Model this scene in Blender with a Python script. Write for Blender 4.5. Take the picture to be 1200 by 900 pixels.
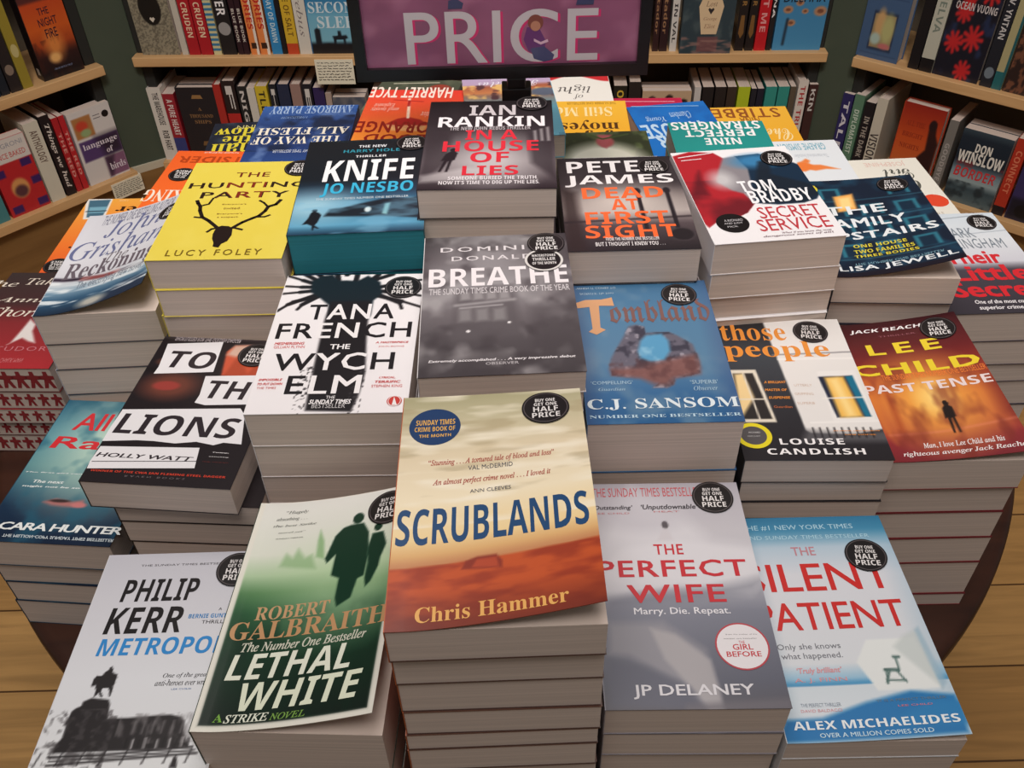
import bpy, math, random
import numpy as np
from mathutils import Matrix, Vector

scene = bpy.context.scene
for _o in list(bpy.data.objects):
    bpy.data.objects.remove(_o)

# ------------------------------------------------------------------ camera
CZ = 1.53
cam = bpy.data.cameras.new('camera')
cam.sensor_fit = 'HORIZONTAL'
cam.sensor_width = 36.0
cam.lens = 36.0 * 1060.0 / 1200.0
cam.clip_start = 0.02
camo = bpy.data.objects.new('camera', cam)
scene.collection.objects.link(camo)
TH, RO = math.radians(41.5), math.radians(-1.5)
fwd = Vector((0, math.cos(TH), -math.sin(TH)))
upv = Vector((0, math.sin(TH), math.cos(TH)))
rgt = Vector((1, 0, 0))
cr, sr = math.cos(RO), math.sin(RO)
cx = rgt * cr + upv * sr
cy = upv * cr - rgt * sr
camo.matrix_world = Matrix(((cx.x, cy.x, -fwd.x, 0), (cx.y, cy.y, -fwd.y, 0), (cx.z, cy.z, -fwd.z, CZ), (0, 0, 0, 1)))
scene.camera = camo

# ------------------------------------------------------------------ light
scene.view_settings.view_transform = 'Standard'
scene.view_settings.look = 'None'
scene.view_settings.gamma = 1.0
scene.view_settings.use_curve_mapping = False
scene.view_settings.exposure = -0.67
wd = bpy.data.worlds.new('shop_air')
scene.world = wd
wd.use_nodes = True
wd.node_tree.nodes['Background'].inputs['Color'].default_value = (1.0, 0.96, 0.9, 1)
wd.node_tree.nodes['Background'].inputs['Strength'].default_value = 0.18

def area_light(name, loc, target, sx, sy, power, col, spread=180):
    l = bpy.data.lights.new(name, 'AREA')
    l.shape = 'RECTANGLE'
    l.size, l.size_y = sx, sy
    l.energy = power
    l.color = col
    l.spread = math.radians(spread)
    o = bpy.data.objects.new(name, l)
    scene.collection.objects.link(o)
    o.location = loc
    o.rotation_euler = (Vector(target) - Vector(loc)).to_track_quat('-Z', 'Y').to_euler()
    return o

area_light('ceiling_light', (-0.1, 0.95, 3.0), (-0.06, 0.72, 0.8), 1.1, 1.1, 9.5, (1.0, 0.93, 0.88), 95)
area_light('ceiling_light', (-0.05, -0.25, 3.0), (0.0, 0.75, 0.9), 1.6, 0.7, 12.5, (1.0, 0.93, 0.87), 110)
for tx, ty in ((-1.2, 2.05), (0.0, 2.3), (1.12, 1.95)):
    area_light('shelf_fill_light', (tx * 0.35, 0.35, 3.0), (tx, ty, 0.55), 0.3, 0.3, 6.5, (1.0, 0.93, 0.86), 75)  # unseen fill lights, added to brighten the books on the shelves

# ------------------------------------------------------------------ helpers
def lin(c):
    c = np.asarray(c, float) / 255.0
    return np.where(c <= 0.04045, c / 12.92, ((c + 0.055) / 1.055) ** 2.4)

def make_mesh(name, verts, faces, cols=None, mats=(), mat_idx=None, smooth=False):
    me = bpy.data.meshes.new(name)
    me.from_pydata([tuple(map(float, v)) for v in verts], [], faces)
    if cols is not None:
        a = me.color_attributes.new('Col', 'FLOAT_COLOR', 'POINT')
        buf = np.ones((len(verts), 4), np.float32)
        buf[:, :3] = np.asarray(cols, np.float32)
        a.data.foreach_set('color', buf.ravel())
    for m in mats:
        me.materials.append(m)
    if mat_idx is not None:
        me.polygons.foreach_set('material_index', mat_idx)
    if smooth:
        me.polygons.foreach_set('use_smooth', [True] * len(me.polygons))
    me.update()
    return me

def link(name, me, parent=None):
    o = bpy.data.objects.new(name, me)
    scene.collection.objects.link(o)
    if parent is not None:
        o.parent = parent
    return o

def tag(o, label=None, cat=None, group=None, kind=None):
    if label: o['label'] = label
    if cat: o['category'] = cat
    if group: o['group'] = group
    if kind: o['kind'] = kind
    return o

def empty(name, label, cat, group=None):
    o = bpy.data.objects.new(name, None)
    o.empty_display_size = 0.05
    scene.collection.objects.link(o)
    return tag(o, label, cat, group)

class G:
    """collects geometry (vertices, faces, linear colours) for one mesh"""
    def __init__(s):
        s.v, s.f, s.c, s.n = [], [], [], 0
    def add(s, v, f, col):
        v = np.asarray(v, float)
        s.v.append(v)
        col = np.asarray(col, float)
        s.c.append(np.broadcast_to(col, (len(v), 3)))
        s.f += [tuple(int(i) + s.n for i in q) for q in f]
        s.n += len(v)
    def box(s, a, b, col=(0.5, 0.5, 0.5)):
        (x0, y0, z0), (x1, y1, z1) = a, b
        v = [(x0, y0, z0), (x1, y0, z0), (x1, y1, z0), (x0, y1, z0), (x0, y0, z1), (x1, y0, z1), (x1, y1, z1), (x0, y1, z1)]
        s.add(v, [(0, 3, 2, 1), (4, 5, 6, 7), (0, 1, 5, 4), (1, 2, 6, 5), (2, 3, 7, 6), (3, 0, 4, 7)], col)
    def prism(s, pts, z0, z1, col=(0.5, 0.5, 0.5)):
        n = len(pts)
        v = [(x, y, z0) for x, y in pts] + [(x, y, z1) for x, y in pts]
        s.add(v, [tuple(range(n))[::-1], tuple(range(n, 2 * n))] + [(i, (i + 1) % n, n + (i + 1) % n, n + i) for i in range(n)], col)
    def lathe(s, prof, n=64, col=(0.5, 0.5, 0.5), c=(0, 0)):
        v = []
        for r, z in prof:
            for k in range(n):
                a = 2 * math.pi * k / n
                v.append((c[0] + r * math.cos(a), c[1] + r * math.sin(a), z))
        f = []
        for i in range(len(prof) - 1):
            for k in range(n):
                f.append((i * n + k, i * n + (k + 1) % n, (i + 1) * n + (k + 1) % n, (i + 1) * n + k))
        s.add(v, f, col)
    def mesh(s, name, mats, smooth=False):
        return make_mesh(name, np.concatenate(s.v), s.f, np.concatenate(s.c), mats, smooth=smooth)

# ------------------------------------------------------------------ materials
def new_mat(name):
    m = bpy.data.materials.new(name)
    m.use_nodes = True
    nt = m.node_tree
    return m, nt, nt.nodes['Principled BSDF']

def print_mat(name, rough, coat=0.0):
    m, nt, b = new_mat(name)
    a = nt.nodes.new('ShaderNodeVertexColor')
    a.layer_name = 'Col'
    nt.links.new(a.outputs['Color'], b.inputs['Base Color'])
    b.inputs['Roughness'].default_value = rough
    b.inputs['Coat Weight'].default_value = coat
    b.inputs['Coat Roughness'].default_value = 0.15
    return m

M_COVER = print_mat('printed_cover', 0.34)
M_MATT = print_mat('printed_paper', 0.7)
M_SIGN = print_mat('sign_print', 0.5, 0.6)

def paper_mat():
    m, nt, b = new_mat('page_edges')
    a = nt.nodes.new('ShaderNodeVertexColor'); a.layer_name = 'Col'
    tc = nt.nodes.new('ShaderNodeTexCoord')
    mp = nt.nodes.new('ShaderNodeMapping'); mp.inputs['Scale'].default_value = (6, 6, 900)
    nz = nt.nodes.new('ShaderNodeTexNoise'); nz.inputs['Scale'].default_value = 1.0; nz.inputs['Detail'].default_value = 2
    rp = nt.nodes.new('ShaderNodeMapRange'); rp.inputs['From Min'].default_value = 0.3; rp.inputs['From Max'].default_value = 0.7
    rp.inputs['To Min'].default_value = 0.86; rp.inputs['To Max'].default_value = 1.04
    mx = nt.nodes.new('ShaderNodeVectorMath'); mx.operation = 'SCALE'
    nt.links.new(tc.outputs['Object'], mp.inputs['Vector'])
    nt.links.new(mp.outputs['Vector'], nz.inputs['Vector'])
    nt.links.new(nz.outputs['Fac'], rp.inputs['Value'])
    nt.links.new(a.outputs['Color'], mx.inputs[0])
    nt.links.new(rp.outputs['Result'], mx.inputs['Scale'])
    nt.links.new(mx.outputs['Vector'], b.inputs['Base Color'])
    b.inputs['Roughness'].default_value = 0.85
    return m
M_PAPER = paper_mat()

def plain_mat(name, rgb, rough=0.6, metal=0.0, noise=0.0, scale=8.0):
    m, nt, b = new_mat(name)
    c = lin(rgb)
    b.inputs['Roughness'].default_value = rough
    b.inputs['Metallic'].default_value = metal
    tc = nt.nodes.new('ShaderNodeTexCoord')
    nz = nt.nodes.new('ShaderNodeTexNoise'); nz.inputs['Scale'].default_value = scale; nz.inputs['Detail'].default_value = 4
    cr_ = nt.nodes.new('ShaderNodeValToRGB')
    cr_.color_ramp.elements[0].position = 0.35; cr_.color_ramp.elements[1].position = 0.65
    cr_.color_ramp.elements[0].color = (*(c * (1 - noise)), 1)
    cr_.color_ramp.elements[1].color = (*np.minimum(c * (1 + noise), 1), 1)
    nt.links.new(tc.outputs['Object'], nz.inputs['Vector'])
    nt.links.new(nz.outputs['Fac'], cr_.inputs['Fac'])
    nt.links.new(cr_.outputs['Color'], b.inputs['Base Color'])
    return m

def wood_mat(name, c0, c1, stretch=(1, 14, 14), rough=0.5, scale=3.0):
    m, nt, b = new_mat(name)
    tc = nt.nodes.new('ShaderNodeTexCoord')
    mp = nt.nodes.new('ShaderNodeMapping'); mp.inputs['Scale'].default_value = stretch
    nz = nt.nodes.new('ShaderNodeTexNoise'); nz.inputs['Scale'].default_value = scale; nz.inputs['Detail'].default_value = 6; nz.inputs['Distortion'].default_value = 0.6
    r = nt.nodes.new('ShaderNodeValToRGB')
    r.color_ramp.elements[0].position = 0.3; r.color_ramp.elements[1].position = 0.7
    r.color_ramp.elements[0].color = (*lin(c0), 1); r.color_ramp.elements[1].color = (*lin(c1), 1)
    nt.links.new(tc.outputs['Object'], mp.inputs['Vector'])
    nt.links.new(mp.outputs['Vector'], nz.inputs['Vector'])
    nt.links.new(nz.outputs['Fac'], r.inputs['Fac'])
    nt.links.new(r.outputs['Color'], b.inputs['Base Color'])
    b.inputs['Roughness'].default_value = rough
    return m

M_OAK = wood_mat('oak_shelf', (196, 152, 104), (214, 172, 122), rough=0.45)
M_TABLE = wood_mat('dark_table_wood', (44, 22, 15), (64, 34, 22), rough=0.4, scale=2.0)
M_PLINTH = wood_mat('oak_cupboard', (120, 86, 48), (140, 104, 60), stretch=(1, 1, 12), rough=0.5)
M_BLACK = plain_mat('black_plastic', (13, 10, 13), 0.3)
M_POST = plain_mat('sage_paint', (66, 75, 62), 0.6, noise=0.05)
M_BACKP = plain_mat('taupe_paint', (112, 102, 88), 0.8, noise=0.06)
M_SIDE = plain_mat('charcoal_paint', (32, 32, 30), 0.7, noise=0.06)
M_PALE = plain_mat('pale_skirting', (190, 180, 160), 0.6, noise=0.04)

def floor_mat():
    m, nt, b = new_mat('oak_floorboards')
    tc = nt.nodes.new('ShaderNodeTexCoord')
    br = nt.nodes.new('ShaderNodeTexBrick')
    br.inputs['Scale'].default_value = 1.0
    br.inputs['Brick Width'].default_value = 1.3
    br.inputs['Row Height'].default_value = 0.18
    br.inputs['Mortar Size'].default_value = 0.0022
    br.inputs['Mortar Smooth'].default_value = 0.3
    br.inputs['Color1'].default_value = (*lin((176, 132, 78)), 1)
    br.inputs['Color2'].default_value = (*lin((200, 156, 98)), 1)
    br.inputs['Mortar'].default_value = (*lin((86, 58, 32)), 1)
    mp = nt.nodes.new('ShaderNodeMapping'); mp.inputs['Scale'].default_value = (1.6, 22, 1)
    nz = nt.nodes.new('ShaderNodeTexNoise'); nz.inputs['Scale'].default_value = 2.2; nz.inputs['Detail'].default_value = 8; nz.inputs['Distortion'].default_value = 0.9
    r = nt.nodes.new('ShaderNodeMapRange'); r.inputs['From Min'].default_value = 0.25; r.inputs['From Max'].default_value = 0.75
    r.inputs['To Min'].default_value = 0.72; r.inputs['To Max'].default_value = 1.12
    mx = nt.nodes.new('ShaderNodeVectorMath'); mx.operation = 'SCALE'
    nt.links.new(tc.outputs['Object'], br.inputs['Vector'])
    nt.links.new(tc.outputs['Object'], mp.inputs['Vector'])
    nt.links.new(mp.outputs['Vector'], nz.inputs['Vector'])
    nt.links.new(nz.outputs['Fac'], r.inputs['Value'])
    nt.links.new(br.outputs['Color'], mx.inputs[0])
    nt.links.new(r.outputs['Result'], mx.inputs['Scale'])
    nt.links.new(mx.outputs['Vector'], b.inputs['Base Color'])
    b.inputs['Roughness'].default_value = 0.42
    return m
M_FLOOR = floor_mat()

# ------------------------------------------------------------------ lettering
FONT = {'S': (0x1D400, 0x1D41A, 0x1D7CE), 'I': (0x1D434, 0x1D44E, 0x1D7CE), 'J': (0x1D468, 0x1D482, 0x1D7CE), 'C': (0x1D4D0, 0x1D4EA, 0x1D7CE),
        'F': (0x1D56C, 0x1D586, 0x1D7CE), 'B': (0x1D5D4, 0x1D5EE, 0x1D7EC), 'O': (0x1D63C, 0x1D656, 0x1D7EC), 'N': (0x1D5A0, 0x1D5BA, 0x1D7E2)}
def coded(s, font):
    if font == 'R': return s
    A, a, d = FONT[font]
    o = ''
    for ch in s:
        if 'A' <= ch <= 'Z': o += chr(A + ord(ch) - 65)
        elif 'a' <= ch <= 'z': o += '\u210e' if (font == 'I' and ch == 'h') else chr(a + ord(ch) - 97)
        elif '0' <= ch <= '9': o += chr(d + ord(ch) - 48)
        else: o += ch
    return o
_glyphs = {}
_pen = bpy.data.objects.new('lettering', bpy.data.curves.new('lettering', 'FONT'))
def glyphs(s, font='B', shear=0.0, gap=1.0, offset=0.0):
    """2-D lettering normalised to its own bounding box: x 0..1, y 0..1 (up)"""
    k = (s, font, shear, gap, offset)
    if k in _glyphs: return _glyphs[k]
    c = _pen.data
    if font == 'O': font, shear, offset = 'R', shear + .2, offset + .02
    if font == 'N': font = 'R'
    if font == 'J': font, offset = 'I', offset + .012
    c.body = coded(s, font)
    c.resolution_u = 8 if (s, font) == ('PRICE', 'R') else 2
    c.shear = shear
    c.space_character = gap
    o = _pen
    me = o.to_mesh()
    v = np.zeros(len(me.vertices) * 3); me.vertices.foreach_get('co', v)
    v = v.reshape(-1, 3)[:, :2]
    f = [tuple(p.vertices) for p in me.polygons]
    o.to_mesh_clear()
    nc = 1
    if offset > 0.001:   # a heavier stroke: the same outlines again, shifted a little each way
        n0 = len(v); o2 = offset * 1.1; nc = 5
        f = [tuple(i + n0 * k_ for i in q) for k_ in range(5) for q in f]
        v = np.concatenate([v + np.array(d) * o2 for d in ((0, 0), (1, .7), (-1, .7), (1, -.7), (-1, -.7))])
    lo, hi = v.min(0), v.max(0)
    v = (v - lo) / np.maximum(hi - lo, 1e-6)
    _glyphs[k] = (v, f, np.repeat(np.arange(nc) * 0.25, len(v) // nc))
    return _glyphs[k]

# ------------------------------------------------------------------ printed art: colours on a grid of points
ASP = 1.52
_rs = np.random.RandomState(5)
class Art:
    def __init__(s, base=(255, 255, 255), nx=110, ny=168):
        s.nx, s.ny = nx, ny
        u, v = np.meshgrid(np.linspace(0, 1, nx + 1), np.linspace(0, 1, ny + 1))
        s.U, s.V = u, v
        s.c = np.ones(u.shape + (3,)) * np.array(base, float)
    def mix(s, m, col):
        m = np.clip(m, 0, 1)[..., None]
        s.c = s.c * (1 - m) + np.array(col, float) * m
        return s
    def grad(s, stops, ax='v', a=1.0, tilt=0.0):
        t = s.V + tilt * (s.U - 0.5) if ax == 'v' else s.U
        xs = [p[0] for p in stops]
        g = np.stack([np.interp(t, xs, [p[1][k] for p in stops]) for k in range(3)], -1)
        s.c = s.c * (1 - a) + g * a
        return s
    def sd(s, pts):
        X, Y = s.U, s.V * ASP
        P = [(x, y * ASP) for x, y in pts]
        d = np.full(X.shape, 1e9); ins = np.zeros(X.shape, bool)
        for (x0, y0), (x1, y1) in zip(P, P[1:] + P[:1]):
            ex, ey = x1 - x0, y1 - y0
            t = np.clip(((X - x0) * ex + (Y - y0) * ey) / (ex * ex + ey * ey + 1e-12), 0, 1)
            d = np.minimum(d, np.hypot(X - x0 - t * ex, Y - y0 - t * ey))
            if y0 != y1:
                ins ^= ((y0 > Y) != (y1 > Y)) & (X < x0 + (Y - y0) * ex / (ey if ey else 1e-12))
        return np.where(ins, d, -d)
    def poly(s, pts, col, soft=0.012, a=1.0):
        return s.mix(np.clip(s.sd(pts) / soft + 0.5, 0, 1) * a, col)
    def line(s, pts, w, col, soft=0.01, a=1.0):
        X, Y = s.U, s.V * ASP
        d = np.full(X.shape, 1e9)
        for (x0, y0), (x1, y1) in zip(pts, pts[1:]):
            y0, y1 = y0 * ASP, y1 * ASP
            ex, ey = x1 - x0, y1 - y0
            t = np.clip(((X - x0) * ex + (Y - y0) * ey) / (ex * ex + ey * ey + 1e-12), 0, 1)
            d = np.minimum(d, np.hypot(X - x0 - t * ex, Y - y0 - t * ey))
        return s.mix(np.clip((w / 2 - d) / soft + 0.5, 0, 1) * a, col)
    def ell(s, c, rx, ry, col, soft=0.05, a=1.0):
        """ry is in units of the cover width, as rx"""
        d = np.sqrt(((s.U - c[0]) / rx) ** 2 + ((s.V - c[1]) * ASP / ry) ** 2)
        return s.mix(np.clip((1 - d) / soft + 0.5, 0, 1) * a, col)
    def noise(s, fx, fy, seed=0):
        r = np.random.RandomState(seed)
        out = np.zeros(s.U.shape); amp = 1.0; tot = 0
        for o in range(3):
            gx, gy = int(fx * 2 ** o) + 2, int(fy * 2 ** o) + 2
            L = r.rand(gy + 1, gx + 1)
            x = s.U * (gx - 1); y = s.V * (gy - 1)
            i = np.minimum(x.astype(int), gx - 1); j = np.minimum(y.astype(int), gy - 1)
            a, b = x - i, y - j
            a = a * a * (3 - 2 * a); b = b * b * (3 - 2 * b)
            out += amp * (L[j, i] * (1 - a) * (1 - b) + L[j, i + 1] * a * (1 - b) + L[j + 1, i] * (1 - a) * b + L[j + 1, i + 1] * a * b)
            tot += amp; amp *= 0.5
        return out / tot
    def cloud(s, fx, fy, col, lo=0.45, hi=0.7, a=1.0, seed=0, where=None):
        m = np.clip((s.noise(fx, fy, seed) - lo) / (hi - lo), 0, 1) * a
        if where is not None: m = m * where
        return s.mix(m, col)
    def man(s, c, hgt, col, lean=0.0, a=1.0):
        """a small standing figure: c = feet, hgt in cover heights"""
        x, y = c; w = hgt * 0.42
        P = lambda dx, dy: (x + dx * w + lean * dy * hgt, y - dy * hgt)
        s.poly([P(-.28, .0), P(-.1, .0), P(-.02, .45), P(.08, .45), P(.2, .0), P(.38, .0), P(.3, .48), P(.45, .5), P(.42, .8), P(.2, .86), P(-.2, .86), P(-.42, .78), P(-.5, .45), P(-.28, .48)], col, 0.01, a)
        return s.ell(P(0, .93), hgt * .1, hgt * .12 * ASP * .8, col, 0.2, a)

def text_lum(u, v): return None

# ------------------------------------------------------------------ books
PAGE = (0.70, 0.585, 0.52)
def t_(s, box, col, font='B', shear=0.0, gap=1.0, offset=0.0): return ('t', s, box, col, font, shear, gap, offset)
def d_(c, r, col, ry=None): return ('d', c, r, col, ry or r)
def p_(pts, col): return ('p', pts, col)
def l_(pts, w, col): return ('l', pts, w, col)

def overlay(g, items, w, h, place, flat=False):
    """flat printed shapes; place(u, v, layer) -> point"""
    for k, it in enumerate(items):
        if it[0] == 't':
            _, s, (u0, v0, u1, v1), col, font, shear, gap, off = it
            gv, gf, lay = glyphs(s, font, shear, gap, off)
            uu = u0 + (u1 - u0) * gv[:, 0]; vv = v1 - (v1 - v0) * gv[:, 1]
            if callable(col):
                root = list(range(len(gv)))
                def find(i):
                    while root[i] != i: root[i] = root[root[i]]; i = root[i]
                    return i
                for q in gf:
                    for j in q[1:]: root[find(j)] = find(q[0])
                ids = np.array([find(i) for i in range(len(gv))]); c = np.zeros((len(gv), 3))
                for r_ in np.unique(ids):
                    m_ = ids == r_; c[m_] = lin(col((uu[m_].min() + uu[m_].max()) / 2, vv[m_].mean()))
            else: c = lin(col)
            g.add(place(uu, vv, 2 * k + lay), gf, c)
        elif it[0] == 'd':
            _, c, r, col, ry = it
            a = np.linspace(0, 2 * math.pi, 37)[:-1]; R_ = np.linspace(1, 0, 9)[:-1]
            asp = 1.0 if flat else w / h
            uu = np.append(np.concatenate([c[0] + r * q * np.cos(a) for q in R_]), c[0]); vv = np.append(np.concatenate([c[1] - ry * q * np.sin(a) * asp for q in R_]), c[1])
            f = [(36 * q + i, 36 * q + (i + 1) % 36, 36 * q + 36 + (i + 1) % 36, 36 * q + 36 + i) for q in range(7) for i in range(36)] + [(252 + i, 252 + (i + 1) % 36, 288) for i in range(36)]
            g.add(place(uu, vv, 2 * k), f, lin(col))
        elif it[0] == 'p':
            _, pts, col = it
            P = np.array(pts); area = 0
            q = P[:, 1] * -1
            for i in range(len(P)): area += P[i, 0] * q[(i + 1) % len(P)] - P[(i + 1) % len(P), 0] * q[i]
            o = list(range(len(P))); o = o if area > 0 else o[::-1]
            g.add(place(P[:, 0], P[:, 1], 2 * k), [tuple(o)], lin(col))
        elif it[0] == 'l':
            _, pts, lw, col = it
            P = np.array(pts, float); A = h / w
            for a, b in zip(P, P[1:]):
                e = np.array([b[0] - a[0], (b[1] - a[1]) * A]); e /= max(np.hypot(*e), 1e-9)
                nrm = np.array([-e[1], e[0] / A]) * lw / 2; ex = np.array([e[0], e[1] / A]) * lw * 0.3
                q = np.array([a - nrm - ex, b - nrm + ex, b + nrm + ex, a + nrm - ex])
                # keep the face pointing up
                ar = sum(q[i, 0] * -q[(i + 1) % 4, 1] + q[(i + 1) % 4, 0] * q[i, 1] for i in range(4))
                g.add(place(q[:, 0], q[:, 1], 2 * k), [(0, 1, 2, 3) if ar > 0 else (3, 2, 1, 0)], lin(col))

def zfun(w, t, lift):
    lt, lb = lift
    def f(u, v):
        s = np.clip((np.asarray(u) - 0.08) / 0.92, 0, 1) ** 1.5
        L = lt + (lb - lt) * np.clip(v, 0, 1)
        return t + L * s, -L * L * s / (2 * w)
    return f

def cover_mesh(name, w, h, t, art, items=(), lift=(0, 0), spine=(200, 200, 200), spine_items=(), back=(225, 225, 222), mat=None, yo=0.0, hard=0.0):
    g = G(); zf = zfun(w, t, lift); th = 0.0006 + hard
    def place(u, v, k=0, dz=0.0):
        u = np.asarray(u, float); v = np.asarray(v, float)
        z, dx = zf(u, v)
        return np.stack([(u - 0.5) * w + dx, (0.5 - v) * h + yo, z + dz + np.where(np.asarray(k) >= 0, 0.00014 + 0.00001 * np.asarray(k), 0)], -1)
    nx, ny = art.nx, art.ny
    ix = lambda i, j: j * (nx + 1) + i
    top = place(art.U.ravel(), art.V.ravel(), -1)
    cols = lin(art.c.reshape(-1, 3))
    f = [(ix(i, j + 1), ix(i + 1, j + 1), ix(i + 1, j), ix(i, j)) for j in range(ny) for i in range(nx)]
    g.add(top, f, cols)
    ring = [ix(i, ny) for i in range(nx + 1)] + [ix(nx, j) for j in range(ny - 1, -1, -1)] + [ix(i, 0) for i in range(nx - 1, -1, -1)] + [ix(0, j) for j in range(1, ny)]
    rt = top[ring]; rb = rt - np.array([0, 0, th]); n = len(ring)
    g.add(np.concatenate([rt, rb]), [(n + i, n + (i + 1) % n, (i + 1) % n, i) for i in range(n)], np.concatenate([cols[ring]] * 2))
    U, V = np.meshgrid(np.linspace(0, 1, 13), np.linspace(0, 1, 7))
    g.add(place(U.ravel(), V.ravel(), -1, -th), [(j * 13 + i, j * 13 + i + 1, (j + 1) * 13 + i + 1, (j + 1) * 13 + i) for j in range(6) for i in range(12)], lin((226, 222, 214)))
    x0 = -w / 2
    g.box((x0 - 0.0006 - hard, -h / 2 + yo, 0), (x0, h / 2 + yo, t), lin(spine))
    g.box((x0, -h / 2 + yo, 0), (w / 2, h / 2 + yo, th), lin(back))
    overlay(g, items, w, h, place)
    if spine_items:
        # spine: u runs down the spine (head to tail), v across it from the front board to the back board
        def sp(u, v, k=0):
            u = np.asarray(u, float); v = np.asarray(v, float)
            return np.stack([x0 - 0.0007 - hard - 0.00001 * k + 0 * u, (0.5 - u) * h + yo, (1 - v) * t], -1)
        overlay(g, spine_items, h, t, sp, True)
    return g.mesh(name, [mat or M_COVER])

def block_mesh(name, w, h, t, col=PAGE, yo=0.0, inset=0.0006, pattern=None):
    g = G(); e = 0.0006
    g.box((-w / 2 + e * 0.2, -h / 2 + inset + yo, e), (w / 2 - inset, h / 2 - inset + yo, t - e), np.array(col))
    if pattern: pattern(g, w, h, t)
    return g.mesh(name, [M_PAPER])

def sticker_mesh(name, w, h, t, lift, c, r=0.0172, ang=0.0, style='half'):
    g = G(); zf = zfun(w, t, lift); ca, sa = math.cos(ang), math.sin(ang)
    def place(a, b, dz):
        a = np.asarray(a, float); b = np.asarray(b, float)
        x = (c[0] - 0.5) * w + ca * a - sa * b; y = (0.5 - c[1]) * h + sa * a + ca * b
        u = x / w + 0.5; v = 0.5 - y / h
        z, dx = zf(u, v)
        return np.stack([x + dx, y, z + dz], -1)
    A = np.linspace(0, 2 * math.pi, 49)[:-1]
    def disc(rad, dz, col):
        R_ = np.linspace(rad, 0, 6)[:-1]
        g.add(np.concatenate([place(q * np.cos(A), q * np.sin(A), dz) for q in R_] + [place([0], [0], dz)]),
              [(48 * q + i, 48 * q + (i + 1) % 48, 48 * q + 48 + (i + 1) % 48, 48 * q + 48 + i) for q in range(4) for i in range(48)] + [(192 + i, 192 + (i + 1) % 48, 240) for i in range(48)], lin(col))
    o = place(r * np.cos(A), r * np.sin(A), 0.0011); b = place(r * np.cos(A), r * np.sin(A), 0.00085)
    g.add(np.concatenate([o, b]), [(48 + i, 48 + (i + 1) % 48, (i + 1) % 48, i) for i in range(48)], lin((24, 21, 23)))
    if style == 'month':
        disc(r, 0.0011, (214, 210, 208)); disc(r * 0.87, 0.00113, (24, 21, 23))
        L = [('WATERSTONES', -.62, .30, .62, .52), ('THRILLER', -.6, -.06, .6, .2), ('OF THE MONTH', -.62, -.42, .62, -.18)]
    else:
        disc(r, 0.0011, (24, 21, 23)); disc(r * 0.93, 0.00113, (92, 84, 86)); disc(r * 0.895, 0.00115, (26, 22, 24))
        L = [('BUY ONE', -.42, .38, .42, .58), ('GET ONE', -.48, .12, .48, .32), ('HALF', -.52, -.26, .52, .06), ('PRICE', -.58, -.64, .58, -.32)]
    for s, x0, y0, x1, y1 in L:
        gv, gf, lay = glyphs(s, 'B')
        g.add(place((x0 + (x1 - x0) * gv[:, 0]) * r, (y0 + (y1 - y0) * gv[:, 1]) * r, 0.0012), gf, lin((226, 222, 222)))
    return g.mesh(name, [M_COVER])

BLK, WHT = (26, 22, 24), (240, 236, 238)
COVERS = {}
def half(c, ang=0.0): return (c, ang, 'half')

# --- pale sky over a red desert
a = Art((200, 190, 160)).grad([(0, (168, 162, 128)), (.1, (190, 182, 150)), (.3, (224, 208, 178)), (.5, (240, 226, 196)), (.66, (240, 212, 158)), (.72, (222, 176, 118)), (.755, (200, 140, 96))], tilt=.03)
a.cloud(3, 22, (248, 240, 222), .45, .7, .7, 3, a.V < .62).cloud(3, 26, (166, 150, 116), .55, .75, .45, 9, a.V < .5)
hz = .765 + .03 * (0.5 - a.U)
a.mix((a.V - hz) / .008 + .5, (196, 84, 40))
low = np.clip((a.V - hz) / .008 + .5, 0, 1)
a.cloud(6, 30, (150, 52, 30), .4, .7, .8, 5, low).mix(np.clip((a.V - .86) / .14, 0, 1) * .8, (104, 36, 26))
a.poly([(0.341,0.799), (0.364,0.768), (0.416,0.757), (0.510,0.756), (0.538,0.783), (0.537,0.810)], (140, 50, 34))
a.poly([(0.392,0.795), (0.416,0.767), (0.509,0.766), (0.521,0.805)], (180, 72, 44))
COVERS['scrub'] = dict(art=a, items=[
 t_('SCRUBLANDS', (0.016,0.543,0.964,0.692), (30, 72, 118), 'B'),
 t_('Chris Hammer', (0.133,0.922,0.835,0.976), (232, 174, 96), 'S'),
 t_('\u201cStunning . . . A tortured tale of blood and loss\u201d', (0.157,0.325,0.821,0.359), (170, 70, 60), 'J'), t_('VAL McDERMID', (0.368,0.365,0.602,0.386), (70, 72, 84), 'R'),
 t_('An almost perfect crime novel . . . I loved it', (0.185,0.417,0.795,0.450), (170, 70, 60), 'J'), t_('ANN CLEEVES', (0.379,0.475,0.589,0.491), (70, 72, 84), 'R'),
 d_((0.182,0.161), .142, (26, 58, 104)),
 t_('SUNDAY TIMES', (0.077,0.125,0.293,0.152), (226, 174, 84), 'B'), t_('CRIME BOOK OF', (0.071,0.161,0.294,0.184), (226, 174, 84), 'B'), t_('THE MONTH', (0.098,0.199,0.272,0.214), (226, 174, 84), 'B')],
 stickers=[half((0.796,0.104))], spine=(180, 90, 50), back=(70, 46, 40), cut=(96, 62, 50))  # back and cut darkened: shade of the gaps between copies put into colour

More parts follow.
